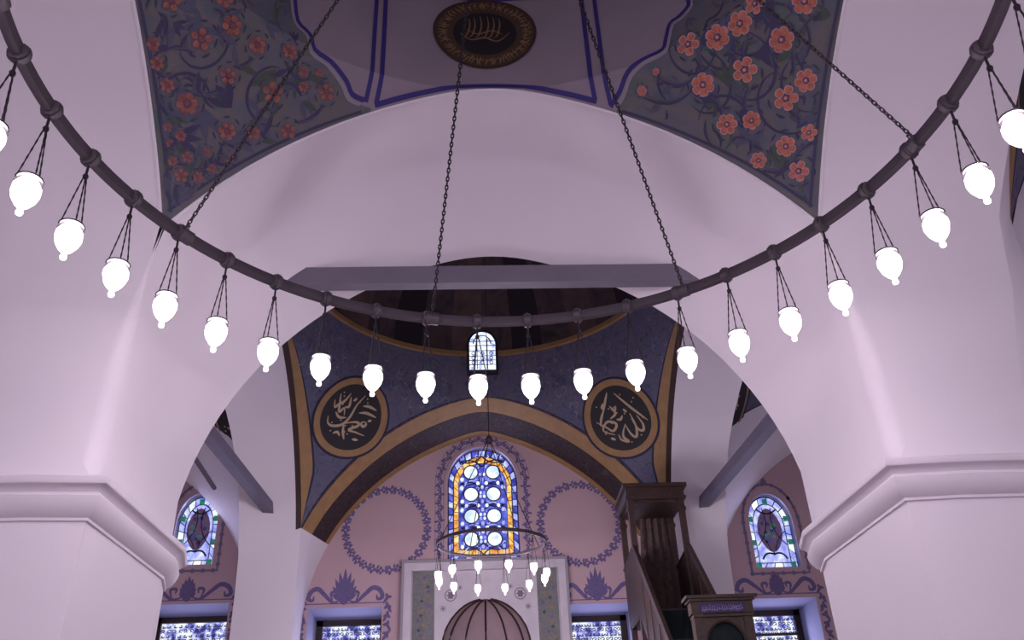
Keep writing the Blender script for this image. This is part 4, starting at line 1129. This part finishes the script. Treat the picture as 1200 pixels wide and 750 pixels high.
# ================================================================== small ring chandelier in front of the niche
R2_ = .197*S
ch2 = empty('ring_chandelier', (.003, CY2, .283), 'smaller black ring chandelier with a cluster of glowing lamps before the prayer niche', 'chandelier')
ch2.rotation_euler = (math.radians(3.0), 0, math.radians(0))
mb = MB(); mb.tube([(R2_*cos(2*pi*i/64), R2_*sin(2*pi*i/64), 0) for i in range(64)], .016, 8, closed=True, sq=1.6); obj('iron_ring', mb, IRON, ch2, units=False, local=True)
s2 = lamp_set(.62, .125*S, 1, 12)
for i in range(12):
    a = 2*pi*(i+.5)/12; make_lamp(ch2, (R2_*cos(a), R2_*sin(a), 0), 'small', s2, rot=a)
hz2 = (.678-.283)*S
for i in range(4):
    a = pi/4+pi/2*i-.35
    mb = MB(); mb.tube([(R2_*cos(a), R2_*sin(a), .01), (.02*cos(a), .02*sin(a), hz2)], .0065, 5); obj('stay_rod', mb, IRON2, ch2, units=False, local=True)
mb = MB(); mb.lathe([(.001, hz2-.07), (.03, hz2-.05), (.055, hz2), (.05, hz2+.03), (.02, hz2+.07), (.001, hz2+.09)], seg=14); obj('hub', mb, IRON, ch2, units=False, local=True)
mb = MB(); mb.tube([(0, 0, hz2+.05), (0, 0, (2.12-.283)*S)], .007, 6); obj('stay_rod', mb, IRON2, ch2, units=False, local=True)

# ================================================================== pulpit
pu = empty('pulpit', (.74, 2.4, ZF), 'tall dark carved wooden pulpit with canopy and stair, right of the prayer niche', 'pulpit')
xa, xb, ya, ybk = .602, .845, 2.70, 2.95      # landing
def fr(name, mb, m=WOOD, label=None, smooth=False): return obj(name, mb, m, pu, smooth=smooth, label=label)
mb = MB(); mb.box(xa-.004, xb+.004, ya-.006, ybk+.006, .612, .652); mb.box(xa-.016, xb+.018, ya-.018, ybk+.018, .652, .668); mb.box(xa-.008, xb+.010, ya-.010, ybk+.010, .600, .612)
mb.box(xa+.01, xb-.01, ya+.01, ybk-.01, .590, .600)
fr('canopy', mb)
for (x, y) in ((xa+.012, ya+.01), (xb-.012, ya+.01), (xa+.012, ybk-.01), (xb-.012, ybk-.01)):
    mb = MB(); mb.box(x-.012, x+.012, y-.012, y+.012, ZF, .600); mb.box(x-.016, x+.016, y-.016, y+.016, .55, .565); fr('post', mb)
mb = MB(); n_ = 14
rows = []
for z, dx in ((.59, .0), (.45, .01), (.30, .03), (.14, .05)):
    rows.append([(xa+.09-dx+(.13+dx)*j/n_, ybk-.02+.010*sin(j*1.9+z*4), z) for j in range(n_+1)])
mb.grid(rows); fr('hanging_cloth', mb, mottle('umber_cloth', [(.06, .035, .035), (.09, .055, .05), (.05, .03, .035)], 5, .9), label='brown cloth hanging at the back of the landing', smooth=True)
mb = MB(); mb.box(xa, xb, ya, ybk, .11, .14); fr('landing', mb)
# railings: stair runs from the portal (near) up to the landing (far)
yp = 2.05
for x, nm in ((xa+.006, 'left'), (xb-.006, 'right')):
    mb = MB(); poly = [(ya-.06, .335), (ya+.03, .385), (ybk, .385), (ybk, .02), (ya, .0), (yp+.02, -.62), (yp+.02, -.30)]
    poly = [(ya+.00, .385), (ybk, .36), (ybk, .12), (ya, .12), (yp+.02, -.56), (yp+.02, -.24)]
    mb.prism(poly, lambda y, z: (x-.008, y, z), lambda y, z: (x+.008, y, z)); rp = fr('railing_panel', mb)
    recalc(rp)
    mb = MB(); mb.tube([(x, yp+.02, -.24), (x, ya, .392), (x, ybk, .366)], .013, 6); obj('handrail', mb, WOOD, rp)
    mb = MB()
    for i in range(5):
        t = i/5; y0 = yp+.06+(ya-yp-.08)*t; zz = -.24+(.385+.24)*(y0-yp-.02)/(ya-yp-.02)
        mb.box(x-.011, x+.011, y0, y0+.008, zz-.30, zz-.02)
    obj('batten', mb, WOOD2, rp, smooth=False)
    mb = MB(); mb.prism([(ya-.32, -.19), (yp+.02, -.56), (yp+.02, ZF), (ya-.32, ZF)], lambda y, z: (x-.005, y, z), lambda y, z: (x+.005, y, z)); recalc(fr('side_wall', mb, WOOD2))
for i in range(9):
    t = i/9; y0 = yp+.03+(ya-yp-.03)*t; zz = ZF+.04+(.10-ZF)*t; mb = MB(); mb.box(xa+.014, xb-.014, y0, y0+.085, zz-.05, zz); fr('stair_tread', mb)
mb = MB(); n_ = 10; mb.grid([[(xa+.018+(xb-xa-.036)*j/n_, ya-.02-.008*sin(j*2.1), z) for j in range(n_+1)] for z in (.13, -.2, -.6)]); fr('curtain', mb, CURT, label='dark green curtain behind the portal', smooth=True)
# portal
pa, pb, py0, py1 = .640, .858, 2.03, 2.075
mb = MB(); mb.box(pa+.012, pa+.042, py0, py1, ZF, -.03); fr('jamb', mb, WOOD2)
mb = MB(); mb.box(pb-.042, pb-.012, py0, py1, ZF, -.03); fr('jamb', mb, WOOD2)
mb = MB(); mb.box(pa+.006, pb-.006, py0-.002, py1, -.030, .008); mb.box(pa, pb, py0-.010, py1+.006, .008, .016); mb.box(pa-.010, pb+.010, py0-.018, py1+.012, .016, .026); mb.box(pa+.010, pb-.010, py0-.008, py1, -.042, -.034)
lint = fr('lintel', mb, WOOD2)
mb = MB(); mb.box(pa+.034, pb-.034, py0-.0045, py0-.002, -.028, .002); ip = obj('inscription_panel', mb, mat('indigo_panel', (.05, .035, .12), .6), lint, smooth=False, label='small indigo panel with painted script')
f = lambda x, z: (x, py0-.0052, z)
mb = MB(); rnd = random.Random(4)
for i in range(17):
    x = pa+.042+i*.0080; P = smooth_pts([(x, -.004+rnd.uniform(-.004, .002)), (x+.003, -.015), (x-.002, -.021+rnd.uniform(-.003, .003)), (x+.007, -.019)], 3); stroke(mb, P, .0026, f, 0)
for i in range(12): x = pa+.045+i*.011; blob(mb, (x, -.006+rnd.uniform(-.014, .004)), .0013, f, 0, 6)
stroke(mb, smooth_pts([(pb-.085, -.020), (pb-.07, -.013), (pb-.055, -.021), (pb-.040, -.015)], 4), .003, f, 0)
stroke(mb, smooth_pts([(pb-.075, -.008), (pb-.06, -.012), (pb-.045, -.006)], 4), .0026, f, 0)
obj('script', mb, mat('lilac_script', (.30, .24, .45), .6), lint, smooth=False)
mb = MB(); ac = [( (pa+pb)/2+.066*cos(t), -.140+.085*sin(t)) for t in np.linspace(pi, 0, 16)]
poly_l = [(pa+.040, -.042), (pb-.040, -.042), (pb-.040, -.140)]+[p for p in reversed(ac)]+[(pa+.040, -.140)]
mbf = face_fill(poly_l, [], lambda x, z: (x, py0+.004, z)); fr('arch_board', mbf, WOOD2)
mb = MB(); mb.tube([(x, py0+.003, z) for x, z in ac], .004, 6); fr('arch_moulding', mb, WOOD)
mb = MB(); mb.box(pa+.042, pb-.042, py0+.02, py0+.03, ZF, -.05); fr('door_leaf', mb, CURT)
